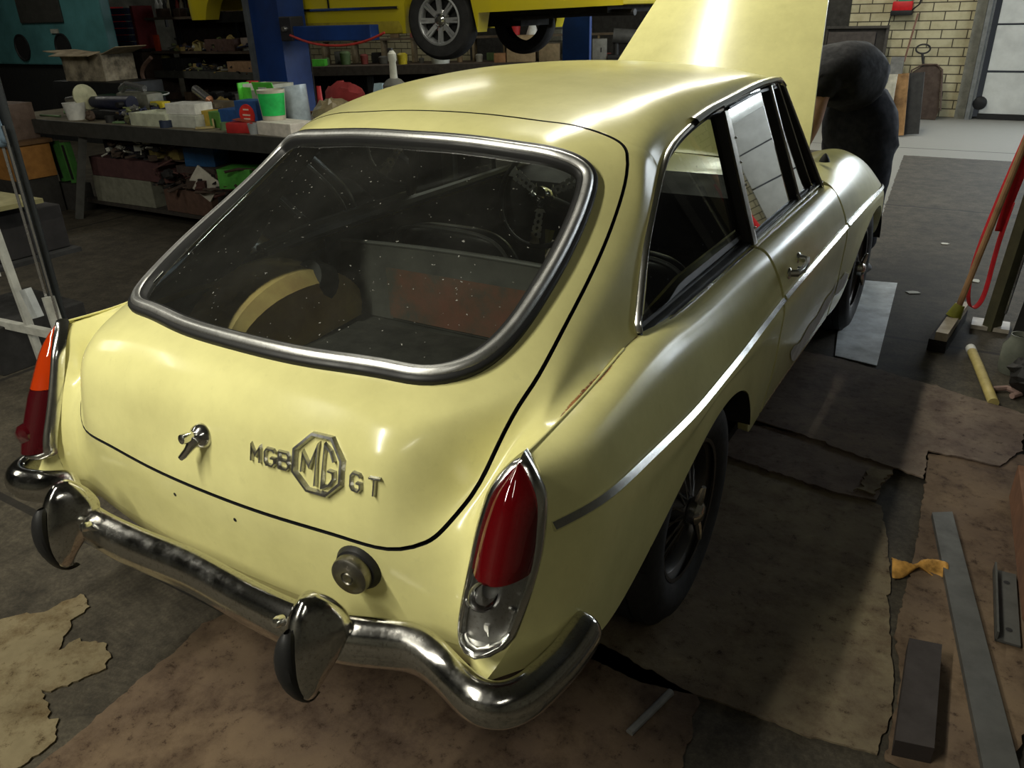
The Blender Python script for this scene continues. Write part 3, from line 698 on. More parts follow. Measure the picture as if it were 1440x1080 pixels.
# ---- floor pan and inner arches
UND=flat('underbody',(.010,.010,.009),.9)
mb=MB(); mb.box((0,1.90,.27),(1.36,1.30,.03)); mb.box((0,.70,.42),(.94,1.10,.03)); mb.box((0,3.1,.33),(.86,1.1,.03))
obj('floor_pan',mb,UND,CAR,smooth=False)
def arch(sx,yc,name,top=.60,w0=.47,w1=.752,r=.395):
    G=[]
    for a_ in np.linspace(.02*math.pi,.98*math.pi,30):
        G.append([(sx*w,yc+r*math.cos(a_)*.97,.345+r*.64*math.sin(a_)) for w in (w1,w0)])
    G=np.array(G); mb=MB().grid(G); 
    mb.V+= [tuple(p) for p in [(sx*w0,yc,.345)]]; n=len(mb.V)-1
    idx=[i*2+1 for i in range(30)]
    for i in range(29): mb.F.append((n,idx[i],idx[i+1]))
    obj(name,mb,UND,CAR)
for sx in (1,-1): arch(sx,.86,'wheel_arch_liner'); arch(sx,3.14,'wheel_arch_liner')
# ---- wheels
TYRE=flat('tyre_rubber',(.018,.018,.018),.7); RIMM=chrome_mat('dull_wheel_steel',(.16,.155,.15),.4,.8)
def wheel(x,y,sx,z=.30):
    M=Matrix.Translation((x,y,z))@Matrix.Rotation(math.radians(90*sx),4,'Y')
    R=.305; w=.078
    tp=[(.185,-w*.85),(.20,-w*1.0),(.24,-w*1.08),(.275,-w*.98),(.296,-w*.72)]
    tp+= [(.302,-w*.68),(.303,-w*.35),(.297,-w*.33),(.297,-w*.27),(R,-w*.25),(R,w*.25),(.297,w*.27),(.297,w*.33),(.303,w*.35),(.302,w*.68)]
    tp+= [(.296,w*.72),(.275,w*.98),(.24,w*1.08),(.20,w),(.185,w*.85)]
    W=obj('wheel',MB().lathe([(.178,-.07),(.188,-.072),(.19,-.062),(.172,-.05),(.165,-.03),(.165,.03),(.172,.05),(.19,.062),(.188,.072),(.178,.07)],M,40),RIMM,CAR)
    obj('tyre',MB().lathe(tp,M,56),TYRE,W)
    s_=MB()
    for k in range(48):
        a=2*math.pi*k/48; side=(k%2); b=a+(.35 if (k//2)%2 else -.35); h0=.062 if side else -.02
        p=M@Vector((.036*math.cos(b),.036*math.sin(b),h0)); q=M@Vector((.168*math.cos(a),.168*math.sin(a),.02 if side else -.03))
        s_.tube([p,q],.0022,5,cap=False)
    tag(obj('wire_spokes',s_,RIMM,W),kind='stuff')
    obj('hub',MB().lathe([(.03,-.05),(.036,-.03),(.036,.03),(.033,.065),(.036,.07)],M,24),RIMM,W)
    sp=MB().lathe([(.0001,.105),(.02,.102),(.034,.09),(.036,.07)],M,24)
    for q in (0,math.pi):
        p0=M@Vector((.02*math.cos(q),.02*math.sin(q),.085)); p1=M@Vector((.078*math.cos(q),.078*math.sin(q),.098)); sp.tube([p0,(p0+p1)/2+Vector((0,0,0)),p1],[.012,.011,.006],8)
    obj('knock_off_spinner',sp,CHROME_OLD,W)
for x,y,s in((.655,.84,1),(-.655,.84,-1),(.655,3.14,1),(-.655,3.14,-1)): wheel(x,y,s)
mb=MB().tube([(-.6,.84,.30),(.6,.84,.30)],.04,12); mb.sphere((0,.84,.30),.12,12); obj('rear_axle',mb,UND,CAR)
# ---- interior
RUSTY,nt,b_,o_=nodes('rusty_panel'); setp(b_,rough=.8); n_=noise(nt,5,6,.7); r_=ramp(nt,n_.outputs[0],[(.42,(.06,.055,.045)),(.52,(.11,.055,.035)),(.66,(.15,.055,.035))]); nt.links.new(r_.outputs[0],b_.inputs['Base Color'])
obj('load_floor',MB().box((0,.60,.585),(1.0,.86,.02)),flat('load_floor_grey',(.035,.034,.03),.85,scale=5,var=.4),CAR,smooth=False)
# rear seat back: grey shell with a folded top edge
mb=MB(); sb=[]
for u in np.linspace(-1,1,24):
    x=u*.50-.02; sb.append([(x,.95,.60),(x,.975,.70),(x,.99,.79),(x,.995,.822-.015*u*u),(x,1.03,.825-.015*u*u),(x,1.07,.78),(x,1.10,.62)])
o=obj('rear_seat_back',mb.grid(np.array(sb)),flat('seat_back_shell',(.06,.058,.052),.6,scale=5,var=.35),CAR)
obj('seat_back_trim',MB().tube([(u*.50-.02,.998,.828-.015*u*u) for u in np.linspace(-1,1,20)],.007,8),flat('trim_grey',(.10,.10,.095),.4),o)
mb=MB(); mb.grid(np.array([[(x,.942-.0*z,z) for z in np.linspace(.61,.77,8)] for x in np.linspace(-.30,.47,20)])); obj('rusty_board',mb,RUSTY,CAR)
mb=MB(); mb.box((.0,.76,.605),(.70,.28,.02),rz=.1,bev=.006); mb.box((.25,.55,.603),(.42,.30,.016),rz=-.12); obj('loose_trim_board',mb,flat('trim_board',(.03,.029,.026),.8,var=.4),CAR)
# inner wheel arches in the load space, painted body colour with dirt
def inner_arch(sx,mt,nm):
    G=[]
    for a_ in np.linspace(0,math.pi,24):
        r=.30; G.append([(sx*(.40+.03*abs(math.cos(a_))),.70+r*.93*math.cos(a_),.56+.20*math.sin(a_)),(sx*.44,.70+r*math.cos(a_),.57+.225*math.sin(a_)),(sx*.60,.70+r*1.05*math.cos(a_),.57+.24*math.sin(a_))])
    mb=MB().grid(np.array(G)); A=np.array(G)[:,0]; B=A.copy(); B[:,2]=.56; mb.grid(np.stack([A*(1-q)+B*q for q in np.linspace(0,1,6)],1)); return obj(nm,mb,mt,CAR)
DP_=paint_mat('grubby_body_paint',(.78,.62,.24),dirt=(.25,.12,.05),amt=.8,rough=.5)
for sx in(1,-1): rust_attr(inner_arch(sx,DP_,'inner_wheel_arch'),[])
obj('speaker_pod',MB().lathe([(.0001,.03),(.03,.035),(.055,.03),(.062,.0),(.062,-.04)],Matrix.Translation((-.46,.80,.745))@Matrix.Rotation(math.radians(60),4,'X'),20),BLACK,CAR)
# side trim panels, door cards and belt cappings
mb=MB(); mb.grid(np.array([[(.60,y,z) for z in np.linspace(.30,.81,6)] for y in np.linspace(1.0,2.45,12)])); both('door_card',mb,DKINT,CAR)
mb=MB(); mb.grid(np.array([[(.61-.0*z,y,z) for z in np.linspace(.56,.775,6)] for y in np.linspace(.36,1.05,12)])); both('side_lining',mb,flat('side_lining_grey',(.06,.06,.055),.8),CAR)
both('belt_capping',MB().tube([(.605,.76,.822),(.598,1.0,.835),(.596,1.45,.838),(.60,2.3,.842)],[.012,.020,.020,.016],8),flat('capping_vinyl',(.04,.04,.038),.35),CAR)
# inner pillar and hatch-side lining behind the glass (dark grey)
V=np.linspace(5.6,9.9,26); Q=T.grid(V,np.linspace(10.0,12,10))-np.array([.028,0,.012]); both('inner_pillar_lining',MB().grid(Q),flat('pillar_lining',(.055,.055,.05),.85,scale=4,var=.3),CAR)
# rear valance inside
mb=MB(); mb.grid(np.array([[(x,.03+.18*x*x,.58),(x,.045+.18*x*x,.70),(x,.10+.2*x*x,.79),(x,.165+.3*x*x,.835-.03*x*x)] for x in np.linspace(-.5,.5,20)])); obj('hatch_lining',mb,DKINT,CAR)
# front seats
def seat(x):
    t=[]
    for z,w,y,dp in ((.42,.22,1.38,.06),(.55,.235,1.37,.065),(.68,.235,1.34,.06),(.76,.215,1.31,.05),(.800,.17,1.30,.035),(.815,.10,1.298,.015)):
        t.append([(x+math.copysign(abs(math.cos(a))**.5,math.cos(a))*w,y+math.sin(a)*dp,z) for a in np.linspace(0,2*math.pi,25)])
    t=(basis(6,np.linspace(0,5,26))@np.array(t).reshape(6,-1)).reshape(26,25,3); mb=MB().grid(t); mb.F.append(tuple(25*25+i for i in range(24)))
    s=obj('seat_backrest',mb,VINYL,CAR,auto=70)
    m2=MB(); m2.box((x,1.62,.40),(.46,.48,.16),bev=.05); obj('seat_cushion',m2,VINYL,s)
    pp=[(x-.232,1.30,.50),(x-.238,1.29,.62),(x-.232,1.27,.72),(x-.20,1.25,.785),(x-.12,1.245,.812),(x,1.243,.818),(x+.12,1.245,.812),(x+.20,1.25,.785),(x+.232,1.27,.72),(x+.238,1.29,.62),(x+.232,1.30,.50)]
    pp=basis(11,np.linspace(0,10,60))@np.array(pp); obj('seat_piping',MB().tube([tuple(p) for p in pp],.006,8),flat('piping_grey',(.10,.10,.10),.4),s)
seat(-.30); seat(.30)
mb=MB(); mb.grid(np.array([[(u*.60,2.12,.60),(u*.60,2.10,.74),(u*.60,2.13,.80),(u*.60,2.25,.835),(u*.60,2.42,.84)] for u in np.linspace(-1,1,10)])); obj('dashboard',mb,DKINT,CAR)
# steering wheel (left-hand drive)
SWM=Matrix.Translation((-.275,1.86,.80))@Matrix.Rotation(math.radians(68),4,'X')
mb=MB(); mb.tube([tuple(SWM@Vector((.19*math.cos(a),.19*math.sin(a),0))) for a in np.linspace(0,2*math.pi,48,endpoint=False)],.011,10,closed=True); SW=obj('steering_wheel',mb,BLACK,CAR)
ALS=flat('brushed_spoke',(.42,.42,.40),.35,metal=.8)
for ang in (150,270,30):
    a=math.radians(ang); u=Vector((math.cos(a),math.sin(a),0)); w=Vector((-u.y,u.x,0)); outer=[];inner_=[]
    L0,L1=.045,.185; W0,W1=.014,.026
    quads=MB(); ns2=40
    cols=[]
    holes=[.07,.095,.12,.145]
    # strip with four holes: built as rings around each hole
    prev=L0
    V_=[];F_=[]
    for hc in holes:
        hr=.0075; x0=hc-.0125; x1=hc+.0125
        ring_o=[];ring_i=[]
        for k in range(16):
            q=2*math.pi*k/16; dx,dy=math.cos(q),math.sin(q); wd=W0+(W1-W0)*(hc-L0)/(L1-L0); m_=max(abs(dx)/.0125,abs(dy)/wd); ring_o.append(u*(hc+dx/m_)+w*(dy/m_)); ring_i.append(u*(hc+dx*hr)+w*(dy*hr))
        n_=len(V_)
        V_+= [tuple(SWM@(v+Vector((0,0,.004)))) for v in ring_o+ring_i]
        for k in range(16): F_.append((n_+k,n_+(k+1)%16,n_+16+(k+1)%16,n_+16+k))
    quads.add(V_,F_)
    for x0,x1 in((L0,.0575),(.1575,L1)):
        q=[SWM@(u*x0+w*-W0+Vector((0,0,.004))),SWM@(u*x1-w*W1+Vector((0,0,.004))),SWM@(u*x1+w*W1+Vector((0,0,.004))),SWM@(u*x0+w*W0+Vector((0,0,.004)))]
        quads.add([tuple(v) for v in q],[(0,1,2,3)])
    so=obj('spoke',quads,ALS,SW,smooth=False); md=so.modifiers.new('s','SOLIDIFY'); md.thickness=.003; md.offset=0
hb=MB().lathe([(.0001,.055),(.02,.052),(.034,.042),(.040,.02),(.040,-.01)],SWM,24); obj('horn_boss',hb,CHROME,SW)
obj('steering_column',MB().tube([SWM@Vector((0,0,-.01)),SWM@Vector((0,0,-.30))],.022,12),BLACK,SW)
obj('mirror',MB().box((0,2.08,1.13),(.22,.02,.05),bev=.008),BLACK,CAR)
# ---- badges and fittings on the tailgate
def tgp(x,z):
    "point and frame on the tailgate face"
    best=None
    v=np.linspace(2,5,31); u=np.interp(abs(x),[0,.18,.34,.455],[0,1,2,3])*(1 if x>=0 else -1)
    Pq=T.pts(v,np.full(31,u+G0)); v0=np.interp(z,Pq[:,2],v); 
    p=T.pts([v0],[u+G0])[0]; n=T.nrm([v0],[u+G0])[0]*_s; return p,n,v0,u
def on_tail(pts2, cx, cz, h):
    "map 2D (right, up) points to the tailgate surface lifted by h"
    out=[]
    for a_,b_ in pts2:
        p,n,_,_=tgp(cx+a_,cz+b_); out.append(tuple(p+n*h))
    return out
def stroke(mb, pts, w, cx, cz, h0=-.001, h1=.006, closed=False):
    pts=[np.array(p,float) for p in pts]; n=len(pts); L=[];Rr=[]
    for i,p in enumerate(pts):
        if closed: a=pts[i-1]; b=pts[(i+1)%n]
        else: a=pts[max(i-1,0)]; b=pts[min(i+1,n-1)]
        d0=(p-a); d1=(b-p)
        d0=d0/np.linalg.norm(d0) if np.linalg.norm(d0)>1e-9 else d1/np.linalg.norm(d1)
        d1=d1/np.linalg.norm(d1) if np.linalg.norm(d1)>1e-9 else d0
        n0_=np.array([-d0[1],d0[0]]); n1_=np.array([-d1[1],d1[0]]); m_=n0_+n1_; m_/=max(np.linalg.norm(m_),.3); k=min(1/max(m_@n0_,.35),1.9)
        L.append(p+m_*w/2*k); Rr.append(p-m_*w/2*k)
    mid=lambda A,f:[q for q in A]
    Lb=on_tail(L,cx,cz,h0); Rb=on_tail(Rr,cx,cz,h0); Lt=on_tail([l*.7+r*.3 for l,r in zip(L,Rr)],cx,cz,h1); Rt=on_tail([l*.3+r*.7 for l,r in zip(L,Rr)],cx,cz,h1)
    G=np.array([[a,b,c_,d_] for a,b,c_,d_ in zip(Lb,Lt,Rt,Rb)]); mb.grid(G,closed=closed)
    if not closed:
        m=len(mb.V)-4*n; mb.F.append((m,m+1,m+2,m+3)); mb.F.append((m+4*n-1,m+4*n-2,m+4*n-3,m+4*n-4))
BCX,BCZ=.294,.735
oct_=[(.059*math.cos(math.radians(22.5+45*k)),.0525*math.sin(math.radians(22.5+45*k))) for k in range(8)]
mb=MB(); stroke(mb,oct_,.0105,BCX,BCZ,h1=.009,closed=True); BADGE=obj('octagon_badge',mb,ALU,TG,auto=20)
mb=MB(); stroke(mb,[(-.037,-.017),(-.036,.017),(-.020,-.005),(-.006,.035),(-.006,-.037)],.0078,BCX,BCZ,h1=.008); obj('letter_m',mb,ALU,BADGE,auto=20)
mb=MB(); stroke(mb,[(.037,.014),(.026,.029),(.010,.037),(.010,-.037),(.028,-.029),(.038,-.016),(.038,-.004),(.024,-.004)],.0078,BCX,BCZ,h1=.008); obj('letter_g',mb,ALU,BADGE,auto=20)
def letter(ch,cx,cz,hh=.030,ww=.021,sw=.0072):
    G_={'M':[[(-1,-1),(-1,1),(0,-.2),(1,1),(1,-1)]],'G':[[(1,.7),(.6,1),(-.6,1),(-1,.6),(-1,-.6),(-.6,-1),(.6,-1),(1,-.6),(1,-.05),(.2,-.05)]],'B':[[(-1,-1),(-1,1),(.6,1),(.95,.7),(.95,.3),(.6,.05),(-1,.05)],[(.6,.05),(1,-.3),(1,-.7),(.6,-1),(-1,-1)]],'T':[[(-1,1),(1,1)],[(0,1),(0,-1)]]}
    mb=MB()
    for st in G_[ch]: stroke(mb,[(a*ww/2,b*hh/2) for a,b in st],sw,cx,cz,h1=.006)
    obj('letter_'+ch.lower(),mb,ALU,TG,auto=20)
for ch,x in (('M',.153),('G',.187),('B',.217)): letter(ch,x,.728)
for ch,x in (('G',.380),('T',.418)): letter(ch,x,.728)
# handle
def frame(x,z):
    p,n,_,_=tgp(x,z); n=Vector(n); X=Vector((1,0,0)); X=(X-n*X.dot(n)).normalized(); Y=n.cross(X); Mx=Matrix((X,Y,n)).transposed().to_4x4(); return Matrix.Translation(p)@Mx
Mh=frame(.005,.727)
mb=MB().lathe([(.0001,.020),(.014,.019),(.022,.012),(.025,.004),(.026,0)],Mh,28)
H=obj('tailgate_handle',mb,CHROME,TG)
mb=MB(); pth=[Mh@Vector(v) for v in ((.006,.0,.016),(-.001,-.010,.022),(-.008,-.024,.026),(-.016,-.036,.029),(-.022,-.044,.033))]; mb.tube(pth,[.012,.011,.008,.008,.006],10); obj('handle_lever',mb,CHROME,H)
obj('lock_button',MB().lathe([(.0001,.046),(.006,.046),(.0095,.044),(.0105,.036),(.0105,.012)],Mh@Matrix.Translation((-.004,.002,0)),16),CHROME,H)
# filler cap
def pframe(x,z):
    y=-.004+.18*x*x; n=Vector((.36*x,-1,0.02)).normalized(); X=Vector((1,0,0)); X=(X-n*X.dot(n)).normalized(); Y=n.cross(X); return Matrix.Translation((x,y,z))@Matrix((X,Y,n)).transposed().to_4x4()
Mf=pframe(.378,.555)
GR=obj('filler_neck_grommet',MB().lathe([(.047,-.01),(.047,.004),(.041,.016),(.034,.018)],Mf,32),RUBBER,CAR)
obj('filler_cap',MB().lathe([(.0001,.040),(.009,.041),(.011,.039),(.013,.041),(.030,.040),(.036,.036),(.038,.030),(.038,.020),(.034,.014),(.034,.0)],Mf,36),chrome_mat('worn_cap_metal',(.22,.21,.18),.32,.9),GR)
# two number-plate holes
for x,z in ((-.098,.571),(.084,.571)):
    Mp=pframe(x,z)@Matrix.Translation((0,0,.003)); h_=obj('plate_hole',MB().lathe([(.0001,.0016),(.0042,.0016),(.0046,.0010),(.0046,-.006)],Mp,12),BLACK,CAR)
# door handle and lock
mb=MB(); mb.tube([(.752,1.500,.742),(.775,1.503,.744),(.782,1.53,.748),(.782,1.58,.752),(.775,1.615,.755),(.748,1.618,.757)],[.010,.011,.009,.009,.011,.012],10); mb.sphere((.752,1.50,.741),.017,10,.5,1,1); mb.sphere((.748,1.618,.757),.017,10,.5,1,1); mb.tube([(.765,1.545,.745),(.79,1.545,.742)],.008,10)
a,b=both('door_handle',mb,CHROME,dR); b.parent=dL
mb=MB(); mb.sphere((.752,1.465,.650),.012,8,.4,1,1); both('door_striker',mb,BLACK,CAR)

for S_,v_ in ((FS,8.0),(FS,9.985)):
    P=S_.grid(np.linspace(v_-.10 if v_<9 else v_-.04,min(v_+.08,10),5),np.linspace(0,5,30)).copy(); P[:,:,0]-=.009; P[:,:,2]-=.003
    both('door_gap_shade',MB().grid(P,flip=True),BLACK,CAR)  # black strips added behind the door gaps as painted shade

Pv=T.grid([0.0],np.linspace(0,12,70))[0]; Gv=np.stack([Pv+np.array([0,.001,.002]),Pv+np.array([0,.004,-.03]),Pv+np.array([0,.02,-.06]),Pv+np.array([0,.06,-.075])],1)
o=obj('rear_valance',MB().grid(Gv),PAINT,CAR); rust_attr(o,[])
# ------------------------------------------------------------------ setting
def struct(o): o['kind']='structure'; return o
X0,X1,Y0,Y1,H=-12.5,4.4,-5.5,11.7,3.7
m,nt,b,o_=nodes('workshop_concrete'); setp(b,rough=.8,spec=.25)
tc=N(nt,'ShaderNodeTexCoord'); n1=noise(nt,.9,8,.7,tc.outputs['Object']); n2=noise(nt,9,8,.75,tc.outputs['Object']); n3=noise(nt,70,4,.8,tc.outputs['Object'])
c1=ramp(nt,n1.outputs[0],[(.32,(.050,.042,.030)),(.70,(.105,.090,.064))])
c2=ramp(nt,n2.outputs[0],[(.34,(.25,.25,.25)),(.62,(1,1,1))]); c=mixc(nt,.8,c1.outputs[0],c2.outputs[0],'MULTIPLY')
c3=ramp(nt,n3.outputs[0],[(.42,(.55,.55,.55)),(.60,(1,1,1)),(.78,(1.25,1.25,1.2))]); c=mixc(nt,.7,c,c3.outputs[0],'MULTIPLY')
# paler screeded strip left of x=.5 and beyond y=8.3 at the door end; slab joints
sx=N(nt,'ShaderNodeSeparateXYZ'); nt.links.new(tc.outputs['Object'],sx.inputs[0])
def math_(op,a,b_):
    q=N(nt,'ShaderNodeMath',operation=op)
    for i,v in enumerate((a,b_)):
        if isinstance(v,(int,float)): q.inputs[i].default_value=v
        else: nt.links.new(v,q.inputs[i])
    return q.outputs[0]
wob=math_('MULTIPLY',math_('SUBTRACT',n2.outputs[0],.5),.05)
xe=math_('ADD',math_('ADD',sx.outputs[0],wob),math_('MULTIPLY',sx.outputs[1],.075))
m1=math_('LESS_THAN',xe,.93); m1b=math_('GREATER_THAN',xe,.1); my=math_('GREATER_THAN',math_('ADD',sx.outputs[1],wob),3.3)
m2=math_('GREATER_THAN',math_('ADD',sx.outputs[1],wob),8.4)
m3=math_('GREATER_THAN',xe,-.9); mk=math_('MAXIMUM',math_('MULTIPLY',math_('MULTIPLY',m1,my),m1b),math_('MULTIPLY',m2,m3)); c=mixc(nt,math_('MULTIPLY',mk,.8),c,(.25,.245,.22))
jx=math_('LESS_THAN',math_('ABSOLUTE',math_('SUBTRACT',math_('MODULO',math_('ADD',sx.outputs[0],30.62),2.45),1.2),0),.014)
jy=math_('LESS_THAN',math_('ABSOLUTE',math_('SUBTRACT',math_('MODULO',math_('ADD',sx.outputs[1],30.1),2.9),1.3),0),.014)
c=mixc(nt,math_('MULTIPLY',math_('MAXIMUM',jx,jy),.8),c,(.012,.011,.01))
nt.links.new(c,b.inputs['Base Color']); bump(nt,b,n2.outputs[0],.25,.006)
FLOOR=m
struct(mesh('floor',[(X0,Y0,0),(X1,Y0,0),(X1,Y1+.2,0),(X0,Y1+.2,0)],[(0,1,2,3)],FLOOR,smooth=False))
CEIL=flat('dark_roof_boards',(.10,.10,.09),.9)
struct(MB().box(((X0+X1)/2,(Y0+Y1)/2,H+.05),(X1-X0+.4,Y1-Y0+.4,.1)).build('ceiling',CEIL,smooth=False))
# painted block wall
m,nt,b,o_=nodes('painted_blocks'); setp(b,rough=.6,spec=.3)
tc=N(nt,'ShaderNodeTexCoord'); mp=N(nt,'ShaderNodeMapping'); nt.links.new(tc.outputs['Object'],mp.inputs[0]); mp.inputs['Rotation'].default_value=(math.radians(90),0,0)
br=N(nt,'ShaderNodeTexBrick'); nt.links.new(mp.outputs[0],br.inputs['Vector']); br.inputs['Scale'].default_value=1; br.inputs['Brick Width'].default_value=.30; br.inputs['Row Height'].default_value=.108; br.inputs['Mortar Size'].default_value=.008; br.inputs['Mortar Smooth'].default_value=.3
br.inputs['Color1'].default_value=(.60,.55,.36,1); br.inputs['Color2'].default_value=(.50,.46,.30,1); br.inputs['Mortar'].default_value=(.07,.06,.04,1)
n1=noise(nt,4,6,.7,tc.outputs['Object']); r1=ramp(nt,n1.outputs[0],[(.33,(.55,.50,.42)),(.6,(1,1,1))]); c=mixc(nt,.6,br.outputs[0],r1.outputs[0],'MULTIPLY'); nt.links.new(c,b.inputs['Base Color'])
bump(nt,b,br.outputs['Fac'],-.6,.012); BLK=m
PLAS=flat('grimy_plaster',(.10,.095,.075),.85,scale=3,var=.4)
def wallbox(mb,x0,x1,z0,z1,y=Y1,t=.2): mb.box(((x0+x1)/2,y+t/2,(z0+z1)/2),(x1-x0,t,z1-z0))
DX0,DX1,DZ=.62,4.0,2.9
mb=MB(); wallbox(mb,X0,DX0-.02,0,H); wallbox(mb,DX1,X1,0,H); wallbox(mb,DX0-.02,DX1,DZ,H)
struct(mb.build('wall_back',BLK,smooth=False))
struct(MB().box((X0-.1,(Y0+Y1)/2,H/2),(.2,Y1-Y0,H)).build('wall_left',PLAS,smooth=False))
struct(MB().box(((X0+X1)/2,Y0-.1,H/2),(X1-X0,.2,H)).build('wall_front',PLAS,smooth=False))
mb=MB(); ra=[(Y0,6.4,0,H),(9.6,Y1,0,H),(6.4,9.6,0,1.25),(6.4,9.6,3.1,H)]
for a,c_,z0,z1 in ra: mb.box((X1+.1,(a+c_)/2,(z0+z1)/2),(.2,c_-a,z1-z0))
struct(mb.build('wall_right',PLAS,smooth=False))
# daylight panes (frosted, bright) in the right wall and in the sectional door
def emis(name,col,st):
    m,nt,b,o_=nodes(name); setp(b,col=(.8,.8,.8),emc=col,ems=st,rough=.3); return m
DAY=emis('daylight_pane',(.86,.95,1.0),4.5); 
FRM=flat('window_frame_grey',(.22,.22,.21),.5)
W=struct(MB().box((X1+.06,8.0,2.175),(.04,3.2,1.85)).build('window_1',DAY,smooth=False))
fm=MB()
for k in range(4): fm.box((X1+.02,6.4+k*1.066,2.175),(.08,.07,1.9))
for z in (1.25,2.175,3.1): fm.box((X1+.02,8.0,z),(.08,3.3,.07))
fm.build('window_frame',FRM,W,smooth=False)
DOORM=flat('white_door_panel',(.62,.63,.60),.45,scale=5,var=.10)
D=MB(); D.box(((DX0+DX1)/2+.06,Y1-.04,.06+.26),(DX1-DX0-.18,.05,.50),bev=.006)
for z0,z1 in ((.59,1.13),(1.14,1.62),(2.36,2.86)): D.box(((DX0+DX1)/2+.06,Y1-.04,(z0+z1)/2),(DX1-DX0-.18,.05,z1-z0-.012),bev=.006)
D.box(((DX0+DX1)/2+.06,Y1-.02,1.99),(DX1-DX0-.18,.02,.74))
DR=struct(D.build('door_1',DOORM,smooth=False))
MB().box(((DX0+DX1)/2+.06,Y1-.045,.035),(DX1-DX0-.16,.07,.06)).build('bottom_seal',RUBBER,DR,smooth=False)
for k in range(4):
    xc=1.15+k*.80; MB().box((xc,Y1-.06,1.99),(.62,.03,.52),bev=.01).build('door_pane',DAY,DR,smooth=False)
MB().lathe([(.0001,.05),(.05,.05),(.08,.035),(.085,0)],Matrix.Translation((.76,Y1-.08,.20))@Matrix.Rotation(math.radians(90),4,'X'),24).build('guide_roller',BLACK,DR)
JM=flat('grey_jamb',(.20,.20,.17),.6)
struct(MB().box((.555,Y1-.03,DZ/2),(.12,.10,DZ)).build('trim_1',JM,smooth=False))
struct(MB().box((.65,Y1-.13,DZ/2),(.05,.10,DZ)).box((.69,Y1-.10,DZ/2),(.03,.03,DZ)).build('trim_2',flat('galvanised_track',(.25,.26,.26),.4,metal=.6),smooth=False))
struct(MB().box((.385,Y1-.10,H/2),(.20,.24,H)).build('trim_3',PLAS,smooth=False)) if False else None
# ------------------------------------------------------------------ floor coverings
def card_mat(name,base,dark,blot):
    m,nt,b,o_=nodes(name); setp(b,rough=.85,spec=.2)
    a=noise(nt,1.6,7,.7); bq=noise(nt,7,6,.75); cq=noise(nt,28,5,.8)
    c=ramp(nt,a.outputs[0],[(.35,dark),(.62,base)]).outputs[0]
    r=ramp(nt,bq.outputs[0],[(.36,blot),(.55,(1,1,1))]); c=mixc(nt,.75,c,r.outputs[0],'MULTIPLY')
    r=ramp(nt,cq.outputs[0],[(.30,(.2,.15,.12)),(.42,(1,1,1))]); c=mixc(nt,.8,c,r.outputs[0],'MULTIPLY')
    nt.links.new(c,b.inputs['Base Color']); bump(nt,b,a.outputs[0],.4,.02); return m
CB1=card_mat('stained_cardboard',(.20,.165,.10),(.11,.085,.06),(.5,.42,.42)); CB2=card_mat('red_brown_cardboard',(.15,.105,.065),(.085,.058,.042),(.4,.35,.33)); CB3=card_mat('pinkish_cardboard',(.20,.155,.115),(.10,.075,.062),(.45,.38,.42)); CB4=card_mat('pale_cardboard',(.22,.18,.105),(.13,.105,.06),(.4,.3,.2))
def ragged(poly, step=.018, amp=.006, seed=1):
    rnd=random.Random(seed); out=[]
    for (x0,y0),(x1,y1) in zip(poly,poly[1:]+poly[:1]):
        L=math.hypot(x1-x0,y1-y0); n=max(1,int(L/step)); nx,ny=-(y1-y0)/L,(x1-x0)/L; w=0
        for k in range(n):
            t=k/n; w=w*.55+rnd.gauss(0,amp)*(1+3*(rnd.random()<.06)); w=max(-.02,min(.02,w)); out.append((x0+(x1-x0)*t+nx*w,y0+(y1-y0)*t+ny*w))
    return out
def sheet(name,poly,z,mat,label,cat='cardboard',th=.005,seed=1,amp=.006,group=None,parentless=True):
    P_=ragged(poly,.011,amp,seed) if amp else poly
    bm=bmesh.new(); vs=[bm.verts.new((x,y,0)) for x,y in P_]; f=bm.faces.new(vs)
    if f.normal.z<0: f.normal_flip()
    bmesh.ops.triangulate(bm,faces=[f]); r=bmesh.ops.extrude_face_region(bm,geom=bm.faces[:])
    for v in [g for g in r['geom'] if isinstance(g,bmesh.types.BMVert)]: v.co.z+=th
    bmesh.ops.recalc_face_normals(bm,faces=bm.faces[:])
    me=bpy.data.meshes.new(name); bm.to_mesh(me); bm.free(); me.materials.append(mat)
    o=link(bpy.data.objects.new(name,me)); o.location.z=z; return tag(o,label,cat,group)
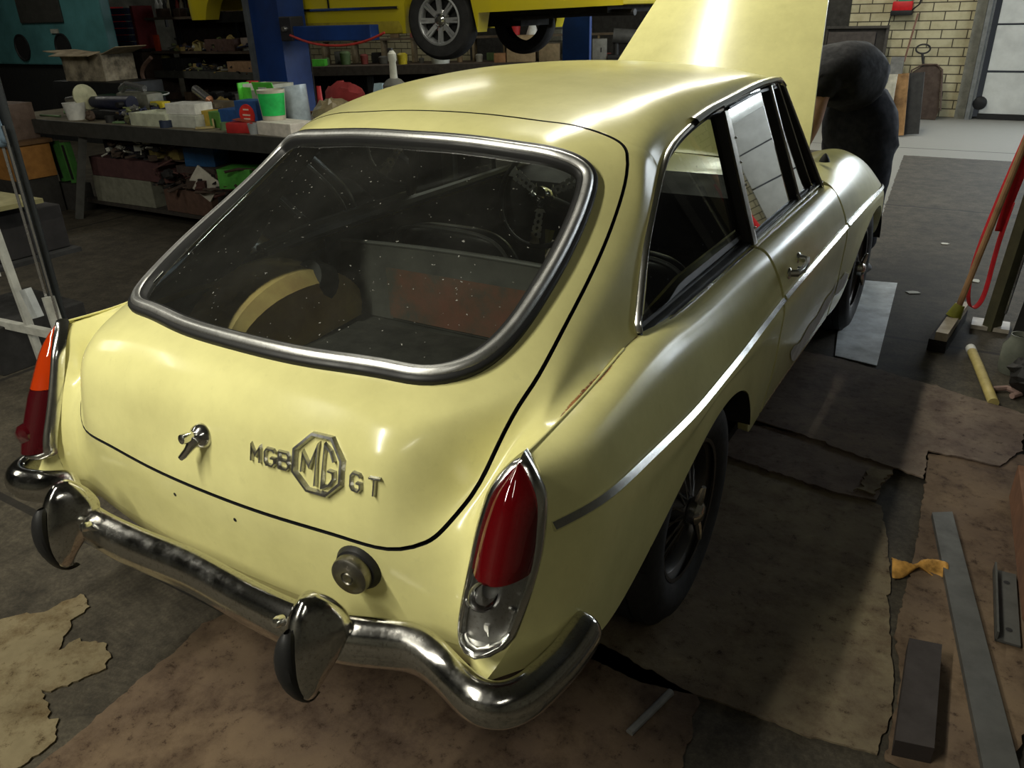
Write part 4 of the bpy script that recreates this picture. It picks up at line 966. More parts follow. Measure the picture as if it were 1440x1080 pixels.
CARD = {'far': [(0.539, 2.55), (0.558, 2.689), (0.772, 2.675), (1.127, 2.576), (1.325, 2.513), (1.483, 2.462), (1.48, 2.146), (1.419, 1.994), (1.197, 1.99), (1.206, 1.789), (1.111, 1.812), (0.98, 1.842), (0.771, 1.902), (0.604, 1.931), (0.467, 2.106)], 'mid': [(0.54, 1.87), (0.65, 1.911), (0.858, 1.90), (1.113, 1.84), (1.093, 1.592), (0.984, 1.573), (0.796, 1.597), (0.561, 1.639)], 'main': [(0.328, 1.511), (0.561, 1.70), (0.8, 1.66), (0.987, 1.61), (1.113, 1.571), (1.153, 1.398), (1.195, 1.166), (1.213, 1.018), (1.249, 0.826), (1.262, 0.712), (1.25, 0.589), (1.12, 0.564), (0.898, 0.556), (0.737, 0.52), (0.32, 0.546)], 'right': [(1.2, 1.981), (1.42, 2.05), (1.48, 2.133), (1.53, 2.097), (1.55, 1.13), (1.53, 0.849), (1.467, 0.60), (1.378, 0.57), (1.266, 0.575), (1.265, 0.829), (1.23, 0.97), (1.231, 1.442)], 'rear': [(-0.314, 0.207), (-0.191, 0.36), (0.065, 0.46), (0.265, 0.55), (0.525, 0.60), (0.70, 0.57), (0.877, 0.544), (0.905, 0.354), (0.668, -0.003), (-0.288, -0.403), (-0.299, -0.287), (-0.307, -0.177), (-0.319, -0.085), (-0.326, 0.034), (-0.345, 0.126)], 'torn': [(-0.855, -0.242), (-0.848, -0.136), (-0.769, -0.059), (-0.749, 0.032), (-0.674, 0.018), (-0.629, -0.091), (-0.597, -0.122), (-0.584, -0.071), (-0.515, -0.046), (-0.45, -0.069), (-0.433, -0.114), (-0.457, -0.18), (-0.499, -0.22), (-0.325, -0.291), (-0.329, -0.365), (-0.376, -0.474)]}
sheet('cardboard_sheet',CARD['main'],.001,CB1,'large stained cardboard sheet with a ragged edge beside the rear wheel',seed=2,amp=.0012)
sheet('cardboard_sheet',CARD['mid'],.008,CB3,'narrow dark-stained cardboard strip lying between two bigger sheets under the door',seed=3,amp=.0025)
sheet('cardboard_sheet',CARD['far'],.015,CB3,'dirty pinkish cardboard sheet nearest the grey metal plate',seed=4,amp=.002)
sheet('cardboard_sheet',CARD['right'],.008,CB2,'brown cardboard sheet under the long steel bar and dark wooden block',seed=5,amp=.002)
sheet('cardboard_sheet',CARD['rear'],.001,CB2,'reddish brown cardboard sheet behind the rear bumper',seed=6,amp=.0022)
sheet('cardboard_sheet',CARD['torn'],.001,CB4,'pale torn cardboard piece at the lower left with a ripped end',seed=7,amp=.004)
sheet('cardboard_scrap',[(1.02,1.60),(1.09,1.615),(1.11,1.78),(1.055,1.79)],.0145,CB4,'small pale cardboard scrap at the corner of the dark-stained strip',cat='scrap',seed=8)
sheet('metal_plate',[(.561,3.907),(.837,3.958),(.922,2.709),(.741,2.738)],.002,flat('brushed_zinc',(.62,.67,.70),.45,scale=9,var=.3),'grey sheet-metal plate lying beside the front wheel','metal plate',th=.003,amp=0)
sheet('steel_bar',[(1.252,1.567),(1.304,1.601),(1.515,.62),(1.45,.59)],.014,flat('flat_steel',(.10,.10,.095),.5,metal=.4),'long flat steel bar lying on the brown cardboard','metal bar',th=.018,amp=0)
sheet('wooden_block',[(1.262,.925),(1.332,.94),(1.348,.61),(1.276,.592)],.014,flat('dark_wood_block',(.022,.016,.014),.7),'short dark wooden block beside the steel bar','wood',th=.045,amp=0)
q=MB().tube([(.812,.525,.010),(.775,.37,.010)],.009,10).build('metal_tube',flat('dull_tube',(.20,.20,.19),.5)); q.location.z=.0; tag(q,'thin grey metal tube on the floor behind the right rear wheel','tube')
# crumpled orange rag (bow shape)
mb=MB(); RG=[]
for i in range(16):
    t=i/15; x=1.185+.13*t; y=1.245+.075*t; w=.042*abs(t-.45)**.8*2+.010
    RG.append([(x-.4*w*s*.4,y+w*s*.75,.016+.012*math.sin(9*t+3*s)+.010*(1-abs(s))) for s in np.linspace(-1,1,9)])
o=obj('rag',mb.grid(np.array(RG)),flat('orange_rag_cloth',(.42,.22,.045),.8,scale=30,var=.4)); md=o.modifiers.new('s','SOLIDIFY'); md.thickness=.003; tag(o,'crumpled orange-yellow rag pinched like a bow tie on the cardboard','rag')
for (x,y,r,lb) in ((.99,4.96,.03,'pale paper scrap on the floor far beyond the metal plate'),(.94,3.83,.035,'pale paper scrap on the floor beside the top corner of the metal plate'),(1.21,4.2,.035,'white splinter lying on the floor beyond the broom head')):
    rnd=random.Random(int(x*100)); sheet('paper_scrap',[(x+r*math.cos(a)*(.6+.7*rnd.random()),y+r*1.2*math.sin(a)*(.4+.5*rnd.random())) for a in np.linspace(0,6.28,7)[:-1]],.002,flat('paper_scrap_white',(.5,.5,.45),.8),lb,'scrap',th=.002,amp=0)
# ------------------------------------------------------------------ box-like helpers
def M_(name,col,**k): return flat(name,col,**k)
def solid(name,c,d,mat,label,cat,rz=0,group=None,bev=.006,parts=()):
    o=MB().box((0,0,d[2]/2),d,bev=bev).build(name,mat); o.location=c; o.rotation_euler.z=rz; return tag(o,label,cat,group)
def carton(name,c,d,mat,label,cat='box',rz=0,open_=False,inner=None,fl=.6):
    "open-topped or closed box with walls; c = centre of the base"
    o=MB(); x,y,z=d; t=.006
    if open_:
        o.box((0,0,t/2),(x,y,t)); o.box((-x/2,0,z/2),(t,y,z)); o.box((x/2,0,z/2),(t,y,z)); o.box((0,-y/2,z/2),(x,t,z)); o.box((0,y/2,z/2),(x,t,z))
    else: o.box((0,0,z/2),(x,y,z),bev=.004)
    o=o.build(name,mat,smooth=False); o.location=c; o.rotation_euler.z=rz; tag(o,label,cat)
    return o
def flap(o,x,y,z,a,side,mat,w):
    mb=MB()
    if side=='x': mb.box((x/2*math.copysign(1,a) if False else 0,0,0),(w,y,.006))
    return mb
# ------------------------------------------------------------------ front workbench
BW=flat('bench_wood',(.15,.13,.085),.8,scale=4,var=.4); BE=flat('bench_edge_steel',(.055,.055,.05),.5,metal=.3); 
WB=thing('workbench','long dark workbench crowded with tools and boxes left of the car','workbench',(-4.2,3.35,0))
def child(name,mb,mat,par,smooth=False):
    o=mb.build(name,mat,par,smooth); o.matrix_parent_inverse=Matrix.Translation(-par.location); return o
bx0,bx1,by0,by1,bz=-6.3,-1.9,2.93,4.05,.75
child('worktop',MB().box(((bx0+bx1)/2,(by0+by1)/2,bz-.02),(bx1-bx0,by1-by0,.04)),BW,WB)
child('steel_edge',MB().box(((bx0+bx1)/2,by0-.012,bz-.052),(bx1-bx0,.024,.108)),BE,WB)
child('lower_shelf',MB().box(((bx0+.9+bx1)/2,3.45,.09),(bx1-bx0-.9,.85,.03)),flat('shelf_board',(.035,.03,.025),.8),WB)
child('leg',MB().bar((-5.12,2.99,.72),(-5.22,2.82,.0),.085,.06),flat('bench_leg_dark',(.045,.045,.04),.6),WB)
for x,y in ((-2.2,3.0),(-5.05,3.9),(-2.2,3.9),(-6.2,3.9)): child('leg',MB().box((x,y,(bz-.05)/2),(.10,.06,bz-.05)),flat('bench_leg_grey',(.08,.08,.075),.6),WB)
ZB=bz
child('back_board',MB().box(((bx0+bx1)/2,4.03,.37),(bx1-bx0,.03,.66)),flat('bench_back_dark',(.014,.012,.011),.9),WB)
def on(z): return ZB
WHT=flat('white_plastic',(.62,.62,.58),.5); GRN=flat('green_print',(.10,.55,.05),.5); LGR=flat('lime_label',(.02,.50,.10),.5); CBX=flat('box_cardboard',(.34,.27,.17),.8,scale=8,var=.35); CBD=flat('dark_cardboard',(.10,.065,.045),.85); BLU=flat('blue_card',(.02,.07,.22),.5); RED=flat('red_plastic',(.38,.02,.02),.45); ORG=flat('orange_wood',(.33,.15,.035),.7); YEL=flat('yellow_plastic',(.62,.50,.03),.5); DKM=flat('dark_greasy_metal',(.03,.03,.03),.5,metal=.3); SIL=flat('bright_steel',(.55,.55,.55),.25,metal=.9)
# black tool chest carrying the open cardboard box
solid('tool_chest',(-5.85,3.75,ZB),(1.0,.42,.235),flat('black_chest',(.012,.013,.014),.5),'low black metal chest under the open cardboard box on the bench','chest')
o=carton('cardboard_box',(-5.91,3.75,.988),(.50,.34,.215),flat('taped_cardboard',(.30,.26,.19),.7,scale=10,var=.5),'cardboard box with flaps spread open on the workbench',open_=True,rz=.12)
mb=MB(); mb.box((-.36,0,.235),(.24,.33,.006),ry=.10); mb.box((.34,0,.245),(.22,.33,.006),ry=-.28); mb.box((0,-.23,.225),(.49,.14,.006),rx=.2); q=mb.build('flaps',CBX,o,smooth=False)
q=MB().lathe([(.0001,.0),(.30,.012),(.305,.02),(.295,.03),(.0001,.02)],Matrix(),32).build('shallow_dish',flat('dark_green_enamel',(.02,.05,.03),.35)); q.location=(-5.20,3.52,ZB+.12); tag(q,'shallow dark green dish with a pale rim on the bench clutter','dish'); MB().tube([(.30*math.cos(a),.30*math.sin(a),.024) for a in np.linspace(0,2*math.pi,40,endpoint=False)],.006,6,closed=True).build('rim',WHT,q)
solid('brake_drum',(-5.20,3.52,ZB),(.34,.34,.12),DKM,'greasy square iron block under the green dish','car part',bev=.03)
def lathe_thing(name,loc,prof,mat,label,cat,n=24,group=None,rot=None):
    o=MB().lathe(prof,Matrix(),n).build(name,mat); o.location=loc
    if rot: o.rotation_euler=rot
    return tag(o,label,cat,group)
o=lathe_thing('cup',(-5.28,3.05,ZB),[(.0001,.004),(.065,.0),(.085,.13),(.080,.13),(.062,.008),(.0001,.008)],WHT,'pale plastic cup at the front edge of the bench beside the grinder','cup')
# bench grinder / angle grinder
g=thing('angle_grinder','black angle grinder with a pale disc on the bench','power tool',(-4.98,3.2,ZB+.07))
mb=MB(); mb.tube([(-.26,0,.05),(.05,0,.05),(.22,.02,.05)],[.045,.055,.06],14); g1=mb.build('motor_body',flat('grinder_blue_black',(.012,.014,.035),.45),g)
MB().lathe([(.0001,.0),(.10,.0),(.10,.012),(.0001,.014)],Matrix.Translation((-.30,-.04,.09))@Matrix.Rotation(math.radians(75),4,'Y'),24).build('grinding_disc',flat('pale_disc',(.45,.44,.28),.6),g)
MB().tube([(.18,0,.05),(.20,-.10,.05)],.022,8).build('side_handle',BLACK,g); MB().tube([(-.60,-.02,.06),(-.33,-.03,.085)],[.02,.03],10).build('spindle_tube',SIL,g)
mb=MB(); mb.box((.0,0,-.03),(.40,.20,.07),bev=.02); mb.build('stand',BLACK,g)
mc=thing('engine_part','pale alloy engine casting lying behind the angle grinder','car part',(-5.0,3.46,ZB)); mb=MB(); mb.box((0,0,.09),(.42,.16,.18),bev=.03); mb.build('casting',flat('alloy_casting',(.22,.22,.18),.5,metal=.4),mc); mb=MB(); mb.tube([(-.15,-.05,.2),(-.05,-.06,.24),(.12,-.02,.21)],.028,10); mb.build('elbow_pipe',SIL,mc)
def tray(loc,d,mat,label,rz=0):
    x,y,z=d; mb=MB(); o=MB(); t=.008
    o.box((0,0,t/2),(x*.92,y*.92,t)); o.box((-x/2,0,z/2),(t,y,z),ry=.08); o.box((x/2,0,z/2),(t,y,z),ry=-.08); o.box((0,-y/2,z/2),(x,t,z),rx=.08); o.box((0,y/2,z/2),(x,t,z),rx=-.08); o.box((0,0,z*.5),(t,y*.95,z))
    q=o.build('parts_tray',mat,smooth=False); q.location=loc; q.rotation_euler.z=rz; return tag(q,label,'tray')
tray((-4.26,3.10,ZB),(.40,.24,.09),flat('ivory_tray',(.48,.50,.38),.5),'ivory divided parts tray at the front of the bench',.04)
solid('filter_pot',(-4.30,3.10,ZB+.008),(.15,.10,.05),DKM,'small dark metal part sitting in the ivory tray','car part',bev=.02)
o=carton('white_box',(-3.95,3.12,ZB),(.30,.20,.085),flat('grey_white_box',(.45,.46,.40),.6),'pale box on the bench, lower one of the stacked pair','box',.1); 
o=carton('white_box',(-3.96,3.13,ZB+.086),(.28,.18,.075),WHT,'white box on the bench, upper one of the stacked pair','box',.14)
lathe_thing('tape_roll',(-4.07,2.99,ZB),[(.025,0),(.045,0),(.045,.05),(.025,.05),(.025,0)],flat('dark_blue_tape',(.02,.03,.06),.5),'dark blue tape roll in front of the stacked white boxes','tape')
carton('yellow_box',(-3.80,3.18,ZB),(.11,.12,.11),flat('yellow_print',(.42,.30,.04),.6),'small yellow-brown carton right of the white boxes','box',.1)
carton('green_box',(-3.66,3.16,ZB),(.13,.12,.11),flat('dull_green_print',(.10,.25,.05),.6),'small green carton between the yellow carton and the blue box','box',-.1)
carton('blue_box',(-3.50,3.2,ZB),(.24,.18,.13),BLU,'dark blue box on the bench left of the red-spotted carton','box',.08)
b_=carton('blue_carton',(-3.27,3.12,ZB),(.20,.14,.20),BLU,'blue carton with a round red badge on the bench','box',.05); MB().lathe([(.0001,.006),(.068,.006),(.070,0)],Matrix.Translation((.01,-.070,.11))@Matrix.Rotation(math.radians(90),4,'X'),28).build('red_badge',flat('red_badge_print',(.62,.03,.02),.5),b_)
mb=MB(); 
for k,(z,w) in enumerate(((.145,.05),(.11,.07),(.085,.06))): mb.box((.01,-.0775,z),(w,.002,.010))
mb.build('badge_print',flat('badge_white_print',(.7,.5,.4),.6),b_,smooth=False)
o=lathe_thing('tub',(-3.03,3.08,ZB+.086),[(.0001,0),(.075,0),(.092,.19),(.086,.19),(.07,.006),(.0001,.006)],flat('milky_tub',(.50,.47,.38),.4),'milky plastic tub with a bright green label standing on the white box','tub')
MB().lathe([(.0795,.03),(.0935,.17)],Matrix(),24,math.radians(-110),math.radians(25)).build('green_label',LGR,o)
o=lathe_thing('jug',(-3.02,3.30,ZB),[(.0001,0),(.08,0),(.10,.28),(.094,.28),(.075,.006)],flat('clear_jug',(.38,.45,.50),.2),'clear plastic jug tilted behind the green-labelled tub','jug',rot=(0,-.15,0))
carton('white_box',(-2.90,3.05,ZB),(.36,.20,.085),flat('off_white_card',(.60,.56,.50),.6),'off-white flat carton carrying the green-labelled tub','box',-.12)
lathe_thing('clear_cup',(-3.13,2.98,ZB),[(.0001,0),(.032,0),(.042,.07),(.039,.07),(.03,.004)],flat('clear_cup_plastic',(.30,.32,.33),.15),'small clear cup left of the off-white flat carton','cup')
q=thing('red_box','crumpled red carton at the front of the bench beside the clear cup','box',(-3.27,3.02,ZB)); mb=MB(); mb.box((0,0,.035),(.20,.14,.07),rz=.3,bev=.01); mb.build('tray_part',RED,q); MB().box((.03,.02,.075),(.19,.10,.004),rz=.3,ry=.12).build('torn_lid',flat('red_brown_lid',(.30,.06,.03),.6),q,smooth=False)
go=thing('open_carton','bright green and white carton with open flaps standing behind the blue carton','box',(-3.42,3.42,ZB)); 
mb=MB(); mb.box((-.14,0,.14),(.006,.22,.28)); mb.box((.14,0,.14),(.006,.22,.28)); mb.box((0,.11,.14),(.28,.006,.28)); mb.box((0,-.11,.12),(.28,.006,.24)); mb.build('carton_body',flat('greyish_print',(.35,.36,.30),.6),go,smooth=False)
MB().box((-.145,-.10,.22),(.012,.10,.14)).box((-.10,-.115,.20),(.09,.006,.12)).build('green_side',GRN,go,smooth=False); MB().box((.09,-.12,.24),(.20,.006,.12),rx=.3).build('green_flap',GRN,go,smooth=False); MB().box((.09,-.135,.25),(.08,.004,.03),rx=.3).build('white_mark',WHT,go,smooth=False)
q=MB().tube([(-.11,0,0),(.10,0,0)],.034,16).build('spray_can',SIL); q.location=(-4.28,3.52,ZB+.17); q.rotation_euler=(0,.35,-.2); tag(q,'shiny silver can lying on its side on the bench clutter','can'); MB().tube([(.10,0,0),(.125,0,0)],[.034,.015],16).build('can_end',flat('copper_end',(.35,.16,.09),.4,metal=.6),q)
solid('wooden_crate',(-4.25,3.55,ZB),(.38,.22,.12),flat('grimy_wood',(.10,.08,.05),.85),'grimy low wooden crate carrying the silver can','crate')
q=thing('metal_picture_holder','flat grey metal frame leaning behind the silver can','frame',(-4.0,3.88,ZB)); mb=MB(); 
for c_,d in (((0,0,.02),(.46,.03,.03)),((0,0,.22),(.46,.03,.03)),((-.215,0,.12),(.03,.03,.22)),((.215,0,.12),(.03,.03,.22))): mb.box(c_,d)
mb.build('frame_rails',flat('grey_green_frame',(.16,.17,.13),.6),q,smooth=False); MB().box((0,.01,.12),(.42,.008,.20)).build('panel',flat('dusty_panel',(.11,.11,.08),.8),q,smooth=False)
solid('yellow_block',(-4.69,3.42,ZB+.07),(.15,.08,.05),YEL,'small bright yellow plastic case on the bench clutter','case'); solid('yellow_block',(-4.60,3.30,ZB),(.20,.08,.045),flat('ochre_plastic',(.45,.32,.03),.5),'ochre tool handle lying in front of the yellow case','tool',rz=.2); solid('oil_box',(-4.69,3.45,ZB),(.30,.16,.068),flat('olive_box',(.14,.14,.06),.7),'olive cardboard box under the yellow case','box')
lathe_thing('red_cap_jar',(-3.84,3.65,ZB),[(.0001,0),(.06,0),(.06,.22),(.045,.24),(.045,.27)],RED,'red tin beside the green and white carton','tin'); 
q=thing('plastic_bag','crinkled translucent bag of brown packing at the right of the tub','bag',(-2.72,3.32,ZB)); rnd=random.Random(5); mb=MB(); mb.sphere((0,0,.10),.13,10,1.2,.9,.8); mb.V=[(x*(1+rnd.uniform(-.14,.14)),y*(1+rnd.uniform(-.14,.14)),max(.003,z*(1+rnd.uniform(-.12,.12)))) for x,y,z in mb.V]; mb.build('bag_skin',flat('brown_film',(.17,.14,.08),.3),q,smooth=False)
q=MB(); q.box((0,0,.045),(.36,.26,.09),bev=.012); q=q.build('parts_box',flat('tan_card',(.42,.36,.22),.7)); q.location=(-2.55,3.25,ZB); tag(q,'tan carton behind the car roof at the end of the clutter','box')
rnd=random.Random(9); mb=MB(); mb.sphere((0,0,.06),.17,10,1,.6,.55); mb.V=[(x*(1+rnd.uniform(-.1,.1)),y*(1+rnd.uniform(-.1,.1)),max(.004,z*(1+rnd.uniform(-.15,.1)))) for x,y,z in mb.V]; q=mb.build('red_cloth',flat('red_cloth_fabric',(.16,.012,.012),.9),smooth=True); q.location=(-2.78,3.52,ZB+.14); tag(q,'bunched red cloth on a box at the back of the bench','cloth')
solid('brown_box',(-2.78,3.55,ZB),(.42,.24,.145),CBD,'brown box under the red cloth','box')
lathe_thing('red_funnel',(-3.22,3.72,ZB+.0),[(.055,0),(.058,.01),(.02,.14),(.016,.24),(.012,.24)],RED,'small red cone-shaped funnel standing behind the plastic bag','funnel')
q=thing('wash_bottle','pale blue clear bottle with a slanted front at the roof edge','bottle',(-2.55,3.62,ZB+.10)); mb=MB(); mb.add([(-.07,-.03,0),(.06,-.03,0),(.06,.03,0),(-.07,.03,0),(-.02,-.03,.18),(.05,-.03,.18),(.05,.03,.18),(-.02,.03,.18)],[(0,3,2,1),(4,5,6,7),(0,1,5,4),(1,2,6,5),(2,3,7,6),(3,0,4,7)]); mb.build('bottle_body',flat('pale_blue_plastic',(.32,.44,.52),.15),q,smooth=False); MB().box((.0,0,-.01),(.18,.10,.02)).build('base',flat('blue_base',(.20,.30,.38),.3),q,smooth=False)
solid('grey_box',(-2.55,3.62,ZB),(.22,.16,.088),flat('grey_card',(.07,.07,.065),.7),'grey box under the pale blue bottle','box')
q=thing('pump_bottle','dark squat bottle with a long pale neck standing above the roof edge','bottle',(-2.36,3.55,ZB+.16)); MB().lathe([(.0001,0),(.075,0),(.078,.12),(.05,.15),(.03,.16)],Matrix(),22).build('bottle_body',flat('smoky_plastic',(.10,.10,.09),.3),q); MB().lathe([(.026,.155),(.022,.26),(.028,.27),(.028,.31),(.012,.33),(.0001,.33)],Matrix(),18).build('neck',flat('pale_neck',(.42,.42,.36),.4),q); MB().box((-.012,0,.33),(.035,.02,.03),bev=.005).build('nozzle',BLACK,q)
solid('wooden_crate',(-2.36,3.6,ZB),(.30,.25,.145),flat('black_crate',(.02,.02,.02),.7),'black crate under the long-necked bottle','crate')
q=MB().tube([(-.16,0,0),(.12,0,0)],.014,8).build('spanner',SIL); q.location=(-2.16,3.4,ZB+.02+.145); tag(q,'bright steel spanner at the edge of the roof on the bench','spanner'); solid('tin_lid',(-2.16,3.4,ZB),(.34,.14,.145),DKM,'dark tin under the bright spanner','tin')
# loose small parts on the bench: each a little thing of its own
kinds=[('bolt_tin',lambda r:MB().lathe([(.0001,0),(.035,0),(.035,.05),(.031,.05),(.03,.004)],Matrix(),14)),('hose_piece',lambda r:MB().tube([(-.10,0,.015),(0,.03,.018),(.11,-.01,.015)],.013,8)),('metal_bracket',lambda r:MB().box((0,0,.01),(.13,.05,.012)).box((.06,0,.035),(.012,.05,.06))),('rod_piece',lambda r:MB().tube([(-.14,0,.009),(.14,.01,.009)],.008,8))]
cols=[('grubby_steel',(.16,.15,.13),.4),('rusty_iron',(.12,.06,.035),.8),('pale_brass',(.33,.27,.12),.4),('faded_green',(.12,.20,.09),.6),('dull_black',(.02,.02,.02),.6)]
rnd=random.Random(11); names={'bolt_tin':('tin','small parts tins scattered on the front workbench','small parts tin scattered among the bench clutter'),'hose_piece':('hose','hose offcuts on the front workbench','short hose offcut among the bench clutter'),'metal_bracket':('bracket','metal brackets on the front workbench','small metal bracket among the bench clutter'),'rod_piece':('rod','thin rods on the front workbench','thin metal rod lying among the bench clutter')}
OCC=occupied(bx0,bx1,by0,by1,ZB+.001,ZB+.4,skip=('workbench',))
for k in range(110):
    nm,fn=kinds[k%4]; cn,cc,rr=rnd.choice(cols); r={'bolt_tin':.038,'hose_piece':.085,'metal_bracket':.06,'rod_piece':.10}[nm]
    sp_=free_spot(rnd,r,-5.75,-2.3,3.0,4.0,OCC,40)
    if sp_ is None: continue
    o=fn(0).build(nm,flat(cn,cc,rr)); o.location=(*sp_,ZB+.0005); o.rotation_euler.z=rnd.choice((0,.5,.9,2.4)); tag(o,names[nm][2],names[nm][0],names[nm][1])
rnd=random.Random(33)
def lump(r,sx,sy,sz,rnd,jit=.22,n=7):
    mb=MB(); mb.sphere((0,0,r*sz*.9),r,n,sx,sy,sz); mb.V=[(a*(1+rnd.uniform(-jit,jit)),b__*(1+rnd.uniform(-jit,jit)),max(.001,c_*(1+rnd.uniform(-jit,jit)))) for a,b__,c_ in mb.V]; return mb
for k in range(70):
    cn,cc,rr=[('greasy_black',(.015,.015,.016),.4),('oily_brown',(.07,.045,.03),.6),('dull_alloy_part',(.20,.20,.18),.4),('olive_rag',(.10,.10,.05),.9),('ochre_rag',(.26,.19,.06),.9)][k%5]
    r=rnd.uniform(.030,.075); sp_=free_spot(rnd,r*1.25,-5.7,-2.3,3.0,4.0,OCC,40)
    if sp_ is None: continue
    o=lump(r,1.15,1,1.15,rnd).build('greasy_part',flat(cn,cc,rr),smooth=False); o.location=(*sp_,ZB+.001); o.rotation_euler.z=rnd.uniform(0,3)
    tag(o,'grubby lump of car parts in the clutter on the front workbench','car part','grubby car parts on the front workbench')
def heap(name,x0,x1,y0,y1,z0,hmax,n,seed,mats,label,smin=.03,smax=.11):
    r_=random.Random(seed); mb=MB(); mi=[]
    for k in range(n):
        x=r_.uniform(x0,x1); y=r_.uniform(y0,y1); t=1-abs(2*(y-y0)/(y1-y0)-1)*.5; z=z0+.012+r_.random()**1.5*hmax*t; s_=r_.uniform(smin,smax); nf=len(mb.F); kd=r_.random()
        if kd<.35: mb.box((x,y,z),(s_*1.6,s_*.35,s_*.12),rz=r_.uniform(0,3),rx=r_.uniform(-.5,.5),ry=r_.uniform(-.4,.4))
        elif kd<.6: a=r_.uniform(0,3.1); mb.tube([(x-math.cos(a)*s_,y-math.sin(a)*s_,z),(x,y,z+r_.uniform(-.01,.03)),(x+math.cos(a)*s_,y+math.sin(a)*s_,z)],s_*.10,6)
        elif kd<.8: mb.box((x,y,z),(s_*.8,s_*.6,s_*.5),rz=r_.uniform(0,3),rx=r_.uniform(-.3,.3))
        else:
            q=lump(s_*.45,1.2,1,.8,r_); mb.add([(a+x,b__+y,c_+z-s_*.3) for a,b__,c_ in q.V],q.F)
        mi+=[r_.randrange(len(mats))]*(len(mb.F)-nf)
    mb.V=[(a,b__,max(z0+.001,c_)) for a,b__,c_ in mb.V]
    o=mb.build(name,mats[0],smooth=False)
    for m_ in mats[1:]: o.data.materials.append(m_)
    o.data.polygons.foreach_set('material_index',mi); return tag(o,label,'scrap',kind='stuff')
HM=[flat('scrap_brown',(.10,.065,.035),.7),flat('scrap_black',(.015,.015,.015),.5),flat('scrap_steel',(.22,.22,.20),.35,metal=.6),flat('scrap_olive',(.15,.17,.07),.7),flat('scrap_ochre',(.33,.24,.07),.6),flat('scrap_white',(.38,.38,.33),.6),flat('scrap_navy',(.02,.025,.06),.6)]
heap('scrap_heap',-4.72,-3.55,3.28,3.42,ZB,.11,120,41,HM,'tangled heap of small rods, clips and rags behind the white boxes on the workbench',.025,.07)
heap('scrap_heap',-4.75,-4.48,3.02,3.22,ZB,.12,46,42,HM[:4]+HM[6:],'dark tangle of oily parts between the grinder and the ivory tray',.03,.08)
heap('scrap_heap',-5.55,-4.75,3.36,3.46,ZB,.13,70,43,HM[1:3]+[HM[5]],'tangled black and silver parts behind the angle grinder',.03,.09)
heap('scrap_heap',-3.05,-2.3,3.72,3.98,ZB,.14,60,44,HM,'tangled odds and ends at the back of the bench behind the red cloth',.03,.09)
# things on the shelf and floor under the bench
ZS=.106
carton('pale_crate',(-4.86,3.18,ZS),(.74,.30,.21),flat('dusty_white_box',(.17,.17,.13),.8),'wide dusty white box low under the bench beside the leg','box',.03)
carton('brown_crate',(-4.05,3.18,ZS),(.56,.30,.18),flat('red_brown_crate',(.09,.05,.035),.8),'red-brown crate under the bench right of the white box','crate',-.02)
carton('maroon_box',(-4.78,3.2,ZS+.212),(.86,.34,.15),flat('maroon_card',(.07,.03,.03),.8),'maroon cardboard box on top of the dusty white box','box',.02)
carton('green_crate',(-3.50,3.12,ZS+.24),(.26,.22,.14),flat('bright_green_plastic',(.07,.30,.045),.5),'bright green crate under the bench close to the car','crate',.35); carton('black_box',(-3.48,3.2,ZS),(.42,.36,.238),flat('black_cardboard',(.018,.016,.016),.8),'black box carrying the bright green crate','box')
q=carton('paper_sheet',(-3.86,3.0,ZS+.182),(.22,.02,.17),flat('grey_white_paper',(.40,.38,.32),.7),'pale folded card tilted on the red-brown crate','paper',.2); q.rotation_euler=(-.25,.6,.2)
carton('yellow_print_box',(-4.42,3.25,ZS+.37),(.34,.18,.08),flat('yellow_white_print',(.28,.22,.07),.6),'yellow printed box stacked under the worktop','box',.05)
q=solid('dark_bundle',(-4.42,3.3,ZS+.363+.0),(.5,.3,.005),CBD,'thin card below the yellow printed box','card')
q=carton('blue_bag_box',(-4.02,3.25,ZS+.34),(.26,.20,.14),flat('blue_film',(.02,.07,.17),.3),'blue plastic package stacked under the worktop','package',.3); carton('brown_box',(-4.02,3.25,ZS+.181),(.44,.26,.158),flat('brown_black_card',(.05,.035,.03),.8),'dark brown box under the blue package','box')
carton('folded_rags',(-4.88,3.25,ZS+.363),(.50,.26,.12),flat('navy_cloth',(.02,.02,.035),.9),'dark navy bundle on the maroon box','bundle',-.05); carton('grey_bundle',(-4.86,3.22,ZS+.484),(.24,.18,.06),flat('dull_grey_cloth',(.14,.14,.12),.9),'grey cloth on the navy bundle under the worktop','cloth',.2)
for k in range(14):
    r=rnd.uniform(.05,.09); cn,cc=[('u_black',(.015,.014,.014)),('u_brown',(.06,.04,.03)),('u_grey',(.12,.12,.11)),('u_maroon',(.07,.03,.025))][k%4]
    o=lump(r,1.3,1,.9,rnd).build('rag_bundle',flat(cn,cc,.9),smooth=False); o.location=(-4.85+1.6*(k+.5)/14,3.55+.16*(k%2),ZS+.001) ; tag(o,'dark rag bundle pushed in under the front workbench','rag','dark rag bundles under the front workbench')
heap('rag_heap',-4.4,-3.4,2.98,3.12,ZS+.18,.22,70,45,[flat('u_black',(.015,.014,.014),.9),flat('u_brown',(.06,.04,.03),.9),flat('u_maroon',(.07,.03,.025),.9)],'dark heap of rags and offcuts spilling over the boxes under the bench',.04,.11)
heap('rag_heap',-5.0,-4.3,3.02,3.16,ZS+.36,.18,50,46,[flat('u_black',(.015,.014,.014),.9),flat('u_brown',(.06,.04,.03),.9),HM[5]],'dark heap of cloths on top of the maroon box under the bench',.04,.10)
